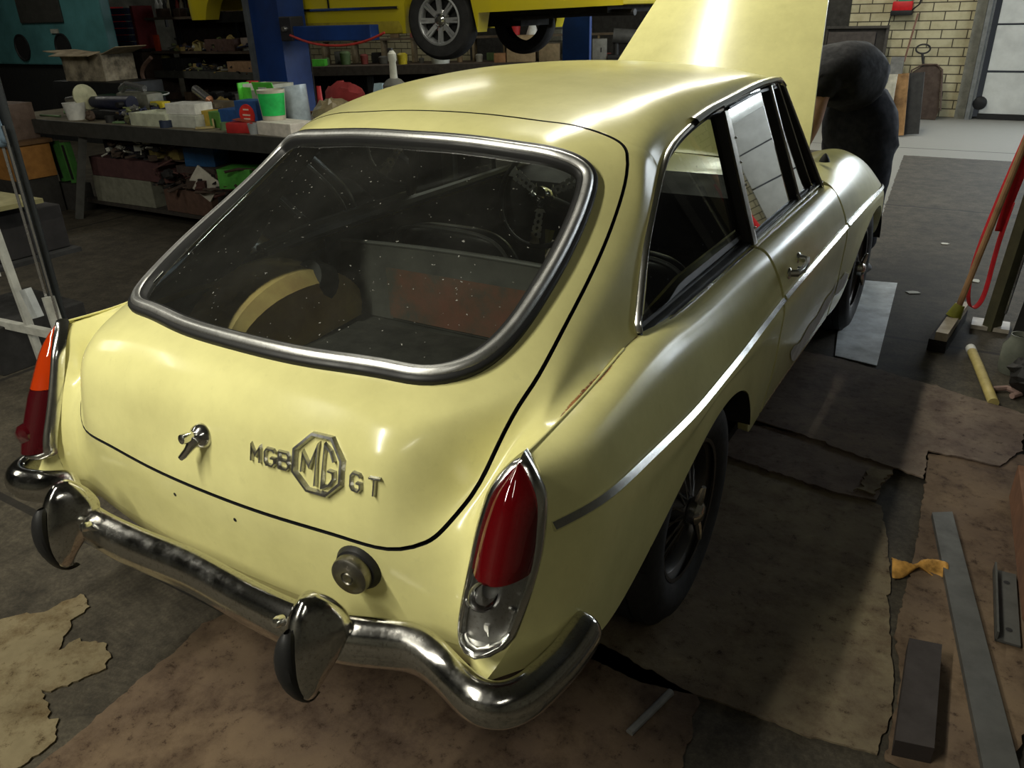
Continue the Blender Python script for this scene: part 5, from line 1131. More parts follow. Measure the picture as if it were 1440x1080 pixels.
# left of the bench
q=carton('orange_crate',(-5.86,2.78,0),(.50,.34,.30),flat('dark_lower_box',(.03,.028,.025),.8),'dark box on the floor under the orange wooden box','box',.0)
q=carton('orange_box',(-5.84,2.78,.302),(.48,.34,.27),ORG,'orange wooden box with a brown lid left of the bench','box',.0); MB().box((0,0,.285),(.52,.38,.03)).build('lid',flat('brown_lid',(.13,.07,.03),.7),q,smooth=False)
carton('mauve_box',(-5.86,2.8,.602),(.34,.28,.28),flat('mauve_card',(.13,.09,.07),.8),'brownish cardboard box on the orange box lid','box',.05)
for x,lb in ((-5.66,'green plastic board leaning beside the orange box'),(-5.50,'green plastic board leaning nearest the bench leg')):
    q=MB().box((0,0,.165),(.085,.05,.33),ry=-.10).build('green_board',flat('green_board_plastic',(.05,.17,.035),.6),smooth=False); q.location=(x,3.03,.232); tag(q,lb,'board')
    MB().box((.0,-.027,.17),(.03,.006,.28),ry=-.10).build('dark_stripe',BLACK,q,smooth=False)
carton('dark_box',(-5.57,3.04,0),(.30,.14,.225),flat('dark_lower_box',(.03,.028,.025),.8),'small dark box on the floor under the green boards','box')
# ------------------------------------------------------------------ left trolley / rack
RK=thing('step_stand','white and dark metal shelf stand cut off by the left edge behind the tail lamp','stand',(-2.25,.95,0))
RM=flat('dark_rail',(.045,.05,.055),.4,metal=.5); RWm=flat('scuffed_white_metal',(.42,.42,.38),.5)
def rk(name,mb,mat): return child(name,mb,mat,RK)
rk('front_rail',MB().bar((-2.218,.95,1.62),(-2.145,.90,.0),.040,.03),RM); rk('rail_edge',MB().bar((-2.215,.905,1.10),(-2.170,.875,.0),.010,.012),SIL); rk('rail_edge',MB().bar((-2.168,.905,1.10),(-2.123,.875,.0),.008,.012),SIL)
rk('rear_rail',MB().bar((-2.40,.86,.80),(-2.33,.86,.02),.03,.025),RWm)
rk('top_bar',MB().bar((-2.20,.935,1.60),(-2.95,.935,1.60),.03,.03),RM)
rk('foot_bracket',MB().bar((-2.16,.88,.40),(-2.14,.875,.24),.045,.03),RWm)
for z,y0,x0 in ((.77,.86,-2.38),(.50,.80,-2.36),(.235,.86,-2.15),(-.0,.0,0)):
    if z>0: rk('cross_bar',MB().bar((x0,y0,z),(-3.0,y0-.05,z-.02),.03,.035),RWm)
rk('shelf_board',MB().box((-2.76,1.0,.735),(.60,.26,.02)),flat('faded_shelf',(.20,.18,.08),.6))
rk('latch',MB().box((-2.27,.86,.36),(.05,.03,.13),ry=-.3),flat('pale_latch',(.40,.42,.42),.5))
rk('shelf_board',MB().box((-2.75,1.05,.48),(.56,.40,.02)),flat('dark_shelf',(.02,.02,.02),.8))
q=carton('dark_bin',(-2.72,1.06,.493),(.40,.34,.20),flat('black_bin',(.012,.010,.010),.7),'black bin on the middle shelf of the metal stand','bin')
q=carton('black_crate',(-2.75,.98,.0),(.50,.45,.22),flat('sooty_box',(.02,.019,.018),.8),'sooty crate on the floor under the metal stand','crate')
# blue cloth over the rail
cl=[]
for i in range(22):
    t=i/21; row=[]
    for j in range(26):
        s=j/25; x=-2.62+.45*s+.02*t; fold=.035*math.sin(s*22)*(.3+t); row.append((x+.02*t*(s)-.02,.895+fold*(.25+.75*t)-.02*t,1.625-.46*t-.10*s-.06*math.sin(s*9)*t))
    cl.append(row)
q=obj('work_jacket',MB().grid(np.array(cl)),flat('blue_grey_cloth',(.13,.19,.25),.9,scale=20)); md=q.modifiers.new('s','SOLIDIFY'); md.thickness=.006; tag(q,'blue-grey work cloth hanging at the left edge of the picture','cloth')
# ------------------------------------------------------------------ two-post lift with a yellow car
LB=flat('lift_blue',(.012,.045,.20),.4,scale=3,var=.25)
LP=thing('lift_post','tall blue steel column of the car lift','lift',(-4.82,4.72,0))
child('column',MB().box((-4.74,4.72,1.72),(.36,.05,3.44)).box((-4.60,4.88,1.72),(.05,.30,3.44)).box((-4.90,4.88,1.72),(.05,.30,3.44)),LB,LP); child('grey_side',MB().box((-4.945,4.80,1.72),(.045,.28,3.44)),flat('grey_track',(.09,.10,.11),.5),LP)
child('base_plate',MB().box((-4.78,4.85,.01),(.6,.5,.02)),LB,LP); child('arm_bracket',MB().box((-4.44,4.72,1.36),(.14,.16,.20),bev=.01),flat('black_bracket',(.02,.02,.025),.5),LP)
child('lift_arm',MB().box((-3.98,4.74,1.32),(.92,.12,.12),rz=.04,bev=.008),LB,LP); child('arm_bolt',MB().lathe([(.0001,.03),(.02,.03),(.024,.0)],Matrix.Translation((-4.44,4.64,1.36))@Matrix.Rotation(math.radians(90),4,'X'),12),SIL,LP)
child('air_hose',MB().tube([tuple(p) for p in spl([(-4.35,4.60,1.31),(-4.0,4.58,1.235),(-3.6,4.6,1.24),(-3.3,4.62,1.32)],20)],.010,8),flat('red_hose',(.45,.04,.03),.4),LP,True)
LP2=thing('lift_post','second blue lift column half hidden behind the far bench','lift',(-2.95,7.35,0)); child('column',MB().box((-2.95,7.35,1.72),(.32,.05,3.44)).box((-3.09,7.48,1.72),(.05,.25,3.44)),LB,LP2)
# raised car
YC=thing('car','yellow car raised on the lift with its alloy wheel hanging','car',(-4.2,5.8,1.4))
def yc(name,mb,mat,par=None,smooth=True):
    o=mb.build(name,mat,par or YC,smooth)
    if par is None: o.matrix_parent_inverse=Matrix.Translation(-YC.location)
    return o
# body side profile: sections along x with lower edge, arches cut by following the lower edge
xs=np.linspace(-6.32,-1.45,150); G=[]
def lower(x):
    z=1.30
    for xc in (-3.1,-5.64):
        d=abs(x-xc)
        if d<.37: z=max(z,1.42+math.sqrt(max(0,.37**2-d*d))*.85)
    if x>-2.72: z=max(z,1.445+.02*(x+2.72))
    if x<-6.0: z=max(z,1.45)
    return z
for x in xs:
    zb=lower(x); e=1-max(0,(abs(x+3.9)-2.2)/.30)**2*.25; row=[]
    for t in np.linspace(0,1,16):
        z=zb+(2.02-zb)*t; bul=.06*math.sin(math.pi*min(1,(z-1.2)/.85)); row.append((x,5.14-bul+(1-e)*.5,z))
    G.append([(x,5.14+.12,zb+.0)]+row)
G=np.array(G); yc('body_side',MB().grid(G,flip=True),PAINT2); Gb=G.copy(); Gb[:,:,1]=2*5.86-G[:,:,1]; yc('body_side',MB().grid(Gb),PAINT2)
yc('sill_trim',MB().tube([(x,5.065,1.505) for x in np.linspace(-5.35,-3.5,8)],.012,6),CHROME)
yc('sill',MB().box((-4.45,5.16,1.37),(1.90,.12,.15),bev=.03),flat('dull_olive_yellow',(.38,.31,.03),.5))
yc('underside',MB().box((-3.9,5.90,1.47),(4.5,1.15,.10)).box((-4.1,5.86,1.38),(3.0,.5,.1)),UND,smooth=False)
tp=MB(); tp.box((-3.92,5.86,2.02),(4.7,1.40,.06),bev=.02); yc('body_top',tp,PAINT2); yc('cabin',MB().box((-4.3,5.86,2.28),(2.2,1.2,.45),bev=.15),flat('dark_cabin_glass',(.03,.03,.035),.15))
yc('rear_panel',MB().box((-1.50,5.86,1.72),(.10,1.40,.50),bev=.03),PAINT2); yc('front_panel',MB().box((-6.30,5.86,1.76),(.10,1.30,.46),bev=.03),PAINT2)
yc('door_gap',MB().box((-4.30,5.066,1.75),(.012,.012,.48)),BLACK,smooth=False)
yc('exhaust_pipe',MB().tube([(-2.6,5.5,1.40),(-1.9,5.45,1.42),(-1.45,5.4,1.42)],.025,10),DKM)
def alloy(x,y,z,full=True,R=.31):
    Mw=Matrix.Translation((x,y,z))@Matrix.Rotation(math.radians(90),4,'X')@Matrix.Rotation(math.radians(8),4,'Y')
    w=.085; tp=[(.19,-w),(.23,-w*1.1),(.28,-w*1.05),(R-.008,-w*.8),(R,-w*.6),(R,w*.6),(R-.008,w*.8),(.28,w*1.05),(.23,w*1.1),(.19,w)]
    Wb=yc('wheel',MB().lathe(tp,Mw,48),TYRE)
    AL=flat('dull_alloy',(.42,.43,.43),.4,metal=.6)
    if full:
        rim=MB().lathe([(.165,.02),(.17,.075),(.182,.092),(.196,.090),(.196,.06),(.180,.0),(.175,-.07)],Mw,40)
        yc('rim',rim,AL,Wb); yc('rim_back',MB().lathe([(.0001,.0),(.176,.0)],Mw,24),flat('dark_rim_back',(.02,.02,.02),.6),Wb)
        for k in range(8):
            for dd in (-.075,.075):
                a=2*math.pi*k/8; p=Mw@Vector((.055*math.cos(a+dd*2),.055*math.sin(a+dd*2),.062)); q=Mw@Vector((.175*math.cos(a+dd),.175*math.sin(a+dd),.075)); yc('spoke',MB().bar(p,q,.020,.018,up=(0,-1,0)),AL,Wb)
        yc('hub_cap',MB().lathe([(.0001,.100),(.030,.098),(.045,.085),(.050,.06),(.085,.055),(.088,.03)],Mw,28),CHROME,Wb)
    return Wb
alloy(-3.10,5.17,1.395); alloy(-3.10,6.52,1.37,False)
for o in [x for x in COL.objects if x.parent and x.parent.name.startswith('wheel') and x.parent.parent==YC]: pass
# ------------------------------------------------------------------ far benches and shelving
FB=thing('far_bench','long far workbench under the raised yellow car','workbench',(-6.0,8.9,0))
dirv=Vector((-3.40+7.9,9.93-7.83,0)).normalized(); nv=Vector((-dirv.y,dirv.x,0)); FA=Vector((-8.6,7.50,0)); ang=math.atan2(dirv.y,dirv.x)
def fb(u_,v_,z=0): p=FA+dirv*u_+nv*v_; return (p.x,p.y,z)
L=6.0
child('worktop',MB().box(fb(L/2,.4,.775),(L,.8,.05),rz=ang),flat('far_bench_top',(.09,.065,.045),.8),FB); child('edge_board',MB().box(fb(L/2,-.012,.74),(L,.025,.12),rz=ang),flat('far_edge',(.05,.04,.03),.7),FB)
for u_ in (.1,2.0,4.0,5.9): child('leg',MB().box(fb(u_,.1,.375),(.08,.08,.75),rz=ang),DKM,FB)
child('back_panel',MB().box(fb(L/2,.75,.4),(L,.03,.75),rz=ang),BLACK,FB)
child('rack_shelf',MB().box(fb(L/2,.65,1.12),(L,.3,.025),rz=ang),flat('rack_board',(.12,.09,.06),.8),FB)
for u_ in np.linspace(.3,5.7,13): child('rack_divider',MB().box(fb(u_,.65,.96),(.03,.28,.31),rz=ang),flat('pale_divider',(.22,.17,.10),.8),FB)
def far(name,u_,v_,z,d,mat,label,cat,kind='box',group=None):
    x,y,zz=fb(u_,v_,z)
    if kind=='box': o=MB().box((0,0,d[2]/2),d,bev=.006).build(name,mat)
    else: o=MB().lathe([(.0001,0),(d[0]*.42,0),(d[0]*.5,d[2]*.85),(d[0]*.3,d[2]),(.0001,d[2])],Matrix(),16).build(name,mat)
    o.location=(x,y,zz); o.rotation_euler.z=ang; return tag(o,label,cat,group)
zt=.80
def uof(x,y): p=Vector((x,y,0))-FA; return p.dot(dirv)
def wu(px): # metres along the bench for a picture column of the far bench (measured)
    return float(np.interp(px,[400,425,450,570,595,690,700,735,790,845],[.82,1.05,1.35,2.75,3.0,4.05,4.18,4.62,5.25,5.8]))
far('green_package',wu(428),.2,zt,(.50,.15,.09),GRN,'lime green package on the far bench right of the lift column','package')
far('orange_jar',wu(404),.2,zt,(.14,.14,.16),flat('orange_brown_jar',(.30,.14,.05),.5),'orange-brown jar on the far bench beside the lift column','jar','l')
q=far('bucket',wu(597),.2,zt,(.30,.30,.23),flat('white_bucket',(.58,.60,.55),.5),'white plastic bucket under the hanging alloy wheel','bucket','l')
q=far('paint_tin',wu(576),.62,1.135,(.17,.17,.17),flat('cream_tin',(.50,.46,.30),.5),'cream tin with a dark label on the far rack','tin','l'); MB().lathe([(.083,.05),(.083,.10)],Matrix(),18).build('label_band',BLACK,q)
far('red_bin',wu(557),.62,1.135,(.14,.2,.12),flat('pink_red_bin',(.32,.10,.08),.6),'dull red bin on the far rack left of the cream tin','bin')
far('red_bin',wu(597)+.05,.62,1.135,(.16,.2,.15),flat('pink_red_bin',(.32,.10,.08),.6),'dull red bin on the far rack right of the cream tin','bin')
q=far('tape_reel',wu(546),.2,zt,(.15,.05,.15),YEL,'yellow ringed reel standing on the far bench','reel','l')
far('cardboard_box',wu(700),.3,zt,(.40,.36,.34),flat('tan_cardboard',(.33,.24,.13),.8),'tan cardboard box on the far bench right of the alloy wheel','box')
far('cardboard_box',wu(731),.3,zt,(.28,.30,.22),flat('dull_tan_cardboard',(.24,.18,.10),.8),'lower dull cardboard box right of the tan one','box')
far('red_tin',wu(692),.3,1.142,(.18,.18,.14),RED,'bright red tin standing on the tan cardboard box','tin','l'); 
q=MB().lathe([(.09,0),(.004,.24)],Matrix(),16).build('paper_cone',WHT); q.location=fb(wu(708)+.05,.3,1.142); tag(q,'white pointed cone on the tan cardboard box','cone')
far('metal_locker',wu(792),.25,zt,(.20,.2,.27),flat('grey_locker_metal',(.20,.20,.18),.5),'small grey metal box with a slot below the block pillar','box'); q=[x for x in COL.objects if x.name.startswith('metal_locker')][0]; MB().box((.02,-.102,.13),(.015,.006,.06)).build('slot',BLACK,q,smooth=False)
mg=thing('machine','dark bench drill machine at the far end of the bench','machine',fb(5.65,.3,zt),ang); MB().box((0,0,.03),(.55,.35,.06),bev=.01).build('base',DKM,mg); MB().tube([(-.15,0,.05),(-.15,0,.36)],.04,12).build('column',DKM,mg); MB().tube([(-.2,0,.30),(.28,0,.26)],.10,14).build('motor',flat('grey_motor',(.07,.07,.065),.5),mg)
far('small_block',wu(675),.15,zt,(.16,.14,.12),flat('orange_tan',(.28,.14,.06),.7),'small orange-brown carton left of the tan cardboard box','box')
OCF=occupied(-9,-3,7,11,.81,1.5,skip=('far_bench','lift_post','lift_post.001','car','car.001','ceiling_lamp'))
rnd=random.Random(21); zk=[('small_carton','small cartons on the far rack','small carton in the pigeonholes of the far rack','carton','box'),('small_jar','small jars on the far bench','small jar among the parts on the far bench','jar','l')]
fc=[('c_tan',(.22,.15,.08)),('c_grey',(.16,.16,.15)),('c_red',(.24,.05,.04)),('c_green',(.10,.16,.06)),('c_white',(.38,.37,.32)),('c_black',(.03,.03,.03))]
for k in range(36):
    nm,gr,lb,ct,kd=zk[k%2]; cn,cc=rnd.choice(fc); s_=rnd.uniform(.08,.16); u_=.5+5.1*(k+.5)/36; 
    v_=.66 if kd=='box' else .42; q3=fb(u_,v_,0); rr_=s_*.62; top=kd=='box' and k%4==0
    if any(q3[0]+rr_>a_ and q3[0]-rr_<b_2 and q3[1]+rr_>c_2 and q3[1]-rr_<d_2 for a_,b_2,c_2,d_2 in OCF): continue
    OCF.append((q3[0]-rr_,q3[0]+rr_,q3[1]-rr_,q3[1]+rr_))
    far(nm,u_,v_,(1.134 if top else zt),(s_,s_*.9,s_*rnd.uniform(.7,1.3)),flat(cn,cc,.6),lb,ct,kd,gr)
# block pillar and dark panel along the back wall
PB=flat('grey_blocks',(.20,.20,.16),.7); 
q=MB(); 
for k in range(22): q.box((-4.95+(.04 if k%2 else 0),10.6,.085+k*.17),(.30,.30,.162),bev=.006)
struct(q.build('trim_4',PB,smooth=False))
dk=flat('dark_tarpaulin',(.018,.019,.02),.8)
struct(MB().box((-4.1,11.60,1.85),(6.2,.10,3.7)).build('trim_5',flat('dark_wall_panel',(.035,.033,.028),.85),smooth=False))
# left far: teal machine, shelving with drawers, racks
TL=flat('teal_paint',(.055,.17,.18),.45,scale=3,var=.2)
TM=thing('machine_cabinet','large teal machine cabinet with two round holes at the upper left','machine',(-10.4,5.9,0))
child('cabinet_body',MB().box((-10.6,5.57,1.70),(4.44,.14,1.46),bev=.02),TL,TM); child('plinth',MB().box((-10.6,5.62,.48),(4.4,.14,.96)),flat('black_plinth',(.012,.013,.013),.7),TM)
child('dark_window',MB().box((-9.65,5.49,1.78),(.95,.03,.62),bev=.01),flat('dark_panel_glass',(.035,.035,.032),.3),TM); child('nameplate',MB().box((-9.42,5.49,1.37),(.16,.015,.05)),flat('nameplate_grey',(.28,.28,.24),.5),TM)
for x in (-10.26,-9.32): child('round_hole',MB().lathe([(.0001,.0),(.14,.0),(.15,.012),(.165,.012),(.165,-.02)],Matrix.Translation((x,5.49,1.18))@Matrix.Rotation(math.radians(90),4,'X'),28),BLACK,TM)
SR=thing('shelf_rack','brown shelf rack full of parts between the teal cabinet and the lift column','shelving',(-7.9,6.6,0))
SW_=flat('rack_wood',(.07,.05,.035),.85); 
for z in (.45,.80,1.07,1.48,1.9): child('shelf',MB().box((-7.75,6.75,z),(2.4,.55,.03)),SW_,SR)
for x in (-8.93,-7.75,-6.58): child('upright',MB().box((x,6.95,1.1),(.06,.06,2.2)),DKM,SR)
child('back_panel',MB().box((-7.75,7.03,1.1),(2.4,.02,2.2)),flat('rack_back',(.028,.022,.018),.9),SR)
child('front_lip',MB().box((-7.75,6.47,.80),(2.4,.03,.09)),flat('steel_lip',(.07,.07,.06),.5),SR)
q=thing('drawer_cabinet','red-sided parts cabinet with rows of dark blue drawers','cabinet',(-9.55,6.55,1.10)); q_=MB().box((-.36,0,.31),(.14,.36,.62)).build('red_side',flat('cabinet_red',(.60,.02,.02),.45),q,smooth=False); MB().box((.42,0,.31),(.06,.36,.62)).build('red_side',flat('cabinet_dark_red',(.15,.012,.015),.5),q,smooth=False)
for r_i in range(6):
    for c_i in range(3):
        d_=MB().box((-.17+.21*c_i,-.13,.06+.098*r_i),(.195,.12,.085),bev=.006).build('drawer',flat('drawer_blue',(.05,.06,.16),.5),q); MB().box((-.17+.21*c_i,-.195,.075+.098*r_i),(.10,.012,.014)).build('drawer_handle',flat('drawer_handle_grey',(.09,.09,.12),.5),d_,smooth=False)
MB().box((0,.0,-.02),(.95,.36,.04)).build('base_shelf',DKM,q,smooth=False); q.location=(-9.36,6.50,1.12); q.scale=(.84,.84,.84)
TB=struct(MB().box((-9.46,6.60,.54),(.95,.5,1.08)).build('trim_6',flat('brown_back',(.06,.04,.03),.9),smooth=False))
BS=thing('wall_shelf','narrow pale shelf holding a row of bottles at the top left','shelf',(-8.98,7.0,1.49)); MB().box((0,0,0),(.85,.24,.02)).build('board',flat('cream_board',(.42,.38,.26),.6),BS,smooth=False); MB().box((-.36,.1,-.06),(.02,.04,.12)).build('bracket',DKM,BS,smooth=False); MB().box((.36,.1,-.06),(.02,.04,.12)).build('bracket',DKM,BS,smooth=False)
for k in range(9):
    cn,cc=[('b_white',(.6,.6,.58)),('b_black',(.03,.03,.03)),('b_red',(.35,.05,.04)),('b_cream',(.45,.4,.28))][[0,0,1,3,1,2,3,1,2][k]]
    o=lathe_thing('bottle',(-9.34+.088*k,7.0,1.501),[(.0001,0),(.034,0),(.036,.14),(.016,.19),(.014,.23),(.0001,.23)],flat(cn,cc,.4),['tall white bottle at the left end of the pale shelf','white bottle second on the pale shelf','black bottle next to the white ones on the pale shelf','cream bottle between two black ones on the pale shelf','black bottle right of the cream one on the pale shelf','red bottle in the middle of the pale shelf','cream bottle right of the red one on the pale shelf','black bottle near the right end of the pale shelf','red bottle at the right end of the pale shelf'][k],'bottle')
def rackit(name,x,z,d,mat,label,cat,kd='box',y=6.62,rz=0,group=None):
    if kd=='box': o=MB().box((0,0,d[2]/2),d,bev=.005).build(name,mat)
    else: o=MB().lathe([(.0001,0),(d[0]*.5,0),(d[0]*.5,d[2]*.8),(d[0]*.25,d[2]),(.0001,d[2])],Matrix(),16).build(name,mat)
    o.location=(x,y,z); o.rotation_euler.z=rz; return tag(o,label,cat,group)
rackit('cardboard_box',-7.25,.816,(.44,.3,.15),flat('plain_tan_box',(.30,.18,.10),.8),'plain tan box at the right end of the rack by the lift column','box')
q=rackit('tool_tray',-8.0,.816,(.60,.3,.05),DKM,'dark tray of silvery spanners on the rack','tray'); 
for k in range(6): MB().bar((-.25+.09*k,-.13,.065),(-.12+.08*k,.1,.07),.018,.01).build('spanner',SIL,q,smooth=False)
rackit('dark_crate',-8.55,.816,(.42,.3,.18),flat('black_crate',(.02,.02,.02),.7),'black crate on the rack left of the spanner tray','crate')
rackit('oil_can',-8.85,.816,(.14,.14,.24),flat('olive_can',(.14,.12,.03),.5),'olive can on the rack beside the black crate','can','l')
q=rackit('picture_box',-7.55,1.086,(.55,.3,.14),flat('maroon_brown_box',(.09,.05,.04),.8),'maroon-brown box on the upper rack shelf','box'); rackit('white_card',-7.15,1.086,(.22,.06,.15),flat('pinkish_card',(.30,.24,.20),.7),'pale pinkish card standing on the upper rack shelf','card',rz=.4)
rackit('yellow_rag',-8.05,1.086,(.16,.2,.10),flat('mustard_cloth',(.30,.25,.10),.8),'mustard cloth lump on the upper rack shelf','cloth')
rnd=random.Random(4)
for k in range(26):
    s_=rnd.uniform(.09,.2); cn,cc=rnd.choice([('c_brown',(.08,.05,.035)),('c_tan2',(.16,.11,.07)),('c_steel',(.20,.20,.19)),('c_black',(.03,.03,.03))]); z=[.466,1.496,1.496,.466][k%4]; s_=min(s_,.13)
    rackit('small_part_box',-8.85+2.2*(k+.5)/26,z,(s_,s_,s_*.8),flat(cn,cc,.7),'small grubby parts box on the brown rack','box','box',y=[6.62,6.62,6.86,6.86][k%4],rz=rnd.uniform(-.15,.15),group='small parts boxes on the brown rack')
heap('parts_heap',-8.6,-6.75,6.50,6.60,.816,.16,90,47,HM,'jumble of greasy parts along the main shelf of the brown rack',.04,.12)
heap('parts_heap',-8.6,-6.75,6.50,6.60,1.086,.16,70,48,HM,'jumble of greasy parts along the upper shelf of the brown rack',.04,.12)
# red-orange board beside the parts cabinet
rackit('orange_sign',-8.84,1.086,(.10,.03,.20),flat('red_orange_board',(.50,.06,.02),.5),'upright red-orange board on the rack beside the parts cabinet','board',y=6.52)
q=MB().tube([tuple(p) for p in spl([(-5.45,4.02,.76),(-5.65,3.98,1.0),(-5.5,4.0,1.16)],12)],.018,8).build('hose',flat('brown_hose',(.09,.05,.035),.6)); tag(q,'curved brown hose standing behind the bench beside the open box','hose')
# ------------------------------------------------------------------ back wall things by the door
WPn=thing('sheet_metal','dark steel sheet panel with folded edges leaning on the block wall','panel',(-.85,11.45,0)); MB().box((0,0,.58),(.78,.03,1.12),rx=-.06).build('sheet',flat('dark_steel_sheet',(.025,.022,.02),.5),WPn,smooth=False)
for x in (-.38,.38): MB().box((x,-.02,.58),(.03,.06,1.14),rx=-.06).build('folded_edge',flat('edge_dark',(.05,.045,.04),.5),WPn,smooth=False)
MB().box((0,-.02,1.13),(.78,.06,.03)).build('top_edge',flat('edge_dark',(.05,.045,.04),.5),WPn,smooth=False)
MB().box((-.05,-.05,.95),(.60,.02,.25),rx=-.06).build('curled_sheet',flat('curled_brown',(.06,.05,.045),.6),WPn,smooth=False)
RB=thing('hand_tool_charger','red and black wall device with a green top hanging on the block wall','device',(-.36,11.62,1.27)); MB().box((0,0,.10),(.24,.12,.12),bev=.02).build('red_body',flat('device_red',(.55,.01,.015),.4),RB); MB().box((0,.0,.02),(.26,.13,.06),bev=.01).build('black_base',BLACK,RB); MB().box((.02,0,.20),(.16,.10,.09),bev=.015).build('green_top',flat('device_green',(.03,.30,.17),.5),RB); MB().tube([(-.12,0,.02),(-.15,.02,-.20),(-.14,.03,-.55)],.008,6).build('cable',BLACK,RB); MB().tube([(.12,0,.05),(.20,-.02,.12),(.22,0,.30)],.01,6).build('hose_loop',BLACK,RB)
SH_=thing('shovel','brown shovel with a square tray blade leaning on the block wall','shovel',(.08,11.35,0)); 
bl=MB(); bl.add([(-.18,0,.02),(.22,0,.0),(.24,.02,.12),(.17,.14,.60),(.10,.16,.66),(-.06,.16,.66),(-.17,.14,.58),(-.20,.02,.14)],[(0,1,2,3,4,5,6,7)]); o=bl.build('blade',flat('rusty_blade',(.055,.035,.025),.7),SH_,smooth=False); md=o.modifiers.new('s','SOLIDIFY'); md.thickness=.012
MB().tube([(.26,0,.12),(.18,.13,.61),(.10,.15,.67),(-.06,.15,.67),(-.18,.13,.60),(-.22,0,.14)],.012,8).build('raised_rim',flat('rusty_rim',(.09,.06,.045),.6),SH_)
MB().tube([(-.05,.16,.64),(-.10,.22,.80)],.016,8).build('shaft',DKM,SH_); MB().tube([(-.10+.085*math.cos(a),.22,.855+.055*math.sin(a)) for a in np.linspace(0,2*math.pi,18,endpoint=False)],.011,8,closed=True).build('handle_loop',DKM,SH_)
q=MB().box((-.30,11.52,.38),(.16,.05,.76),rx=-.1).build('grey_board',flat('grey_plastic_board',(.20,.20,.19),.6),smooth=False); tag(q,'pale grey board behind the leaning planks','board')
q=MB().tube([(-.22,11.55,.70),(-.16,11.62,1.28)],.012,8).build('broom_stick',flat('reddish_stick',(.20,.10,.07),.6)); tag(q,'thin reddish stick leaning on the block wall under the red device','stick')
for nm,x,w,y,mat,lb,tl in (('plank',-.085,.10,9.62,flat('whitened_plank',(.48,.46,.38),.7),'narrow white plank leaning beside the bent person','plank'),('plank',.02,.15,9.75,flat('orange_plank',(.36,.20,.08),.7,scale=4,var=.5),'orange-brown board leaning between white and dark planks','plank'),('plank',.14,.20,9.9,flat('black_plank',(.03,.03,.03),.6),'dark board with worn edge leaning right of the orange board','plank')):
    q=MB().box((0,0,.34),(w,.03,.68),rx=-.13,ry=-.10 if w>.12 else -.02).build(nm,mat,smooth=False); q.location=(x,y,.004); tag(q,lb,'plank')
q=MB().box((-.02,10.20,.28),(.28,.34,.56),bev=.02).build('parts_locker',flat('dark_locker',(.018,.018,.018),.7)); tag(q,'dark cabinet the planks lean on, hidden behind the person','cabinet')
# ------------------------------------------------------------------ broom, straps and clutter on the right
BR=thing('broom','wooden-handled broom with a dark bristle head standing on the floor','broom',(1.17,3.23,0))
hd=Vector((1.185,3.50,.075)); ht=Vector((1.135,3.0,.075)); 
child('head_block',MB().bar(hd,ht,.05,.04),flat('worn_broom_block',(.40,.34,.25),.6),BR)
mbr=MB(); mbr.bar(hd+Vector((-.01,0,-.046)),ht+Vector((-.01,0,-.046)),.075,.055); child('bristles',mbr,flat('dark_bristles',(.015,.013,.012),.95,scale=90),BR)
child('handle_socket',MB().tube([(1.160,3.26,.09),(1.176,3.27,.15)],[.035,.022],12),flat('yellow_green_socket',(.30,.30,.04),.5),BR,True)
child('handle',MB().tube([(1.166,3.26,.10),(1.335,3.35,1.30)],.014,10),flat('brown_handle_wood',(.30,.17,.08),.6),BR,True)
ST=flat('red_webbing',(.50,.012,.02),.6)
sp_=spl([(1.30,3.34,1.05),(1.25,3.36,.75),(1.198,3.40,.38),(1.198,3.41,.17),(1.228,3.41,.10),(1.262,3.41,.17),(1.268,3.40,.38),(1.285,3.38,.62)],50)
q=MB().grid(np.array([[p+np.array([-.009,.012,0]),p+np.array([.009,-.012,0])] for p in sp_])).build('red_strap',ST); md=q.modifiers.new('s','SOLIDIFY'); md.thickness=.003; tag(q,'red webbing strap hanging in a loop beside the broom handle','strap')
q=MB().grid(np.array([[p+np.array([-.018,.0,0]),p+np.array([.020,0,0])] for p in spl([(1.315,3.36,1.0),(1.295,3.36,.80),(1.270,3.38,.60),(1.262,3.40,.48)],20)])).build('red_strap',ST); md=q.modifiers.new('s','SOLIDIFY'); md.thickness=.003; tag(q,'short red strap end hanging right of the looped strap','strap')
rk_=thing('leaning_rack','dark olive steel post rack at the right edge with bags and bars','rack',(1.5,3.3,0)); OL=flat('olive_post_paint',(.06,.058,.03),.6)
child('post',MB().bar((1.325,3.42,.0),(1.405,3.36,1.5),.065,.05),OL,rk_); child('post',MB().bar((1.45,3.40,.0),(1.56,3.3,1.5),.05,.05),DKM,rk_); child('foot_plate',MB().box((1.32,3.45,.01),(.16,.12,.02)),flat('pale_foot',(.40,.36,.30),.5),rk_); child('cross_rail',MB().bar((1.33,3.38,1.32),(1.9,3.3,1.32),.05,.05),OL,rk_); child('edge_strip',MB().bar((1.368,3.385,.1),(1.44,3.33,1.5),.008,.008),SIL,rk_)
child('back_sheet',MB().box((1.78,3.55,.65),(.62,.04,1.3)),flat('black_sheet',(.012,.012,.012),.7),rk_); child('post',MB().box((2.05,3.5,.65),(.05,.05,1.3)),DKM,rk_)
q=MB().tube([(1.262,3.02,.03),(1.30,2.86,.026),(1.375,2.50,.022)],.020,12).build('wooden_stick',flat('yellowed_stick',(.42,.34,.12),.6)); tag(q,'short yellow stick with a white end lying on the floor','stick'); MB().tube([(1.258,3.04,.030),(1.268,2.995,.029)],.021,12).build('white_end',WHT,q)
q=lathe_thing('glass_jar',(1.43,2.92,.0),[(.0001,.004),(.055,0),(.062,.03),(.060,.12),(.04,.15),(.04,.17),(.036,.17),(.034,.15),(.054,.12)],flat('murky_glass',(.16,.17,.14),.12),'murky glass jar on the floor at the right edge','jar')
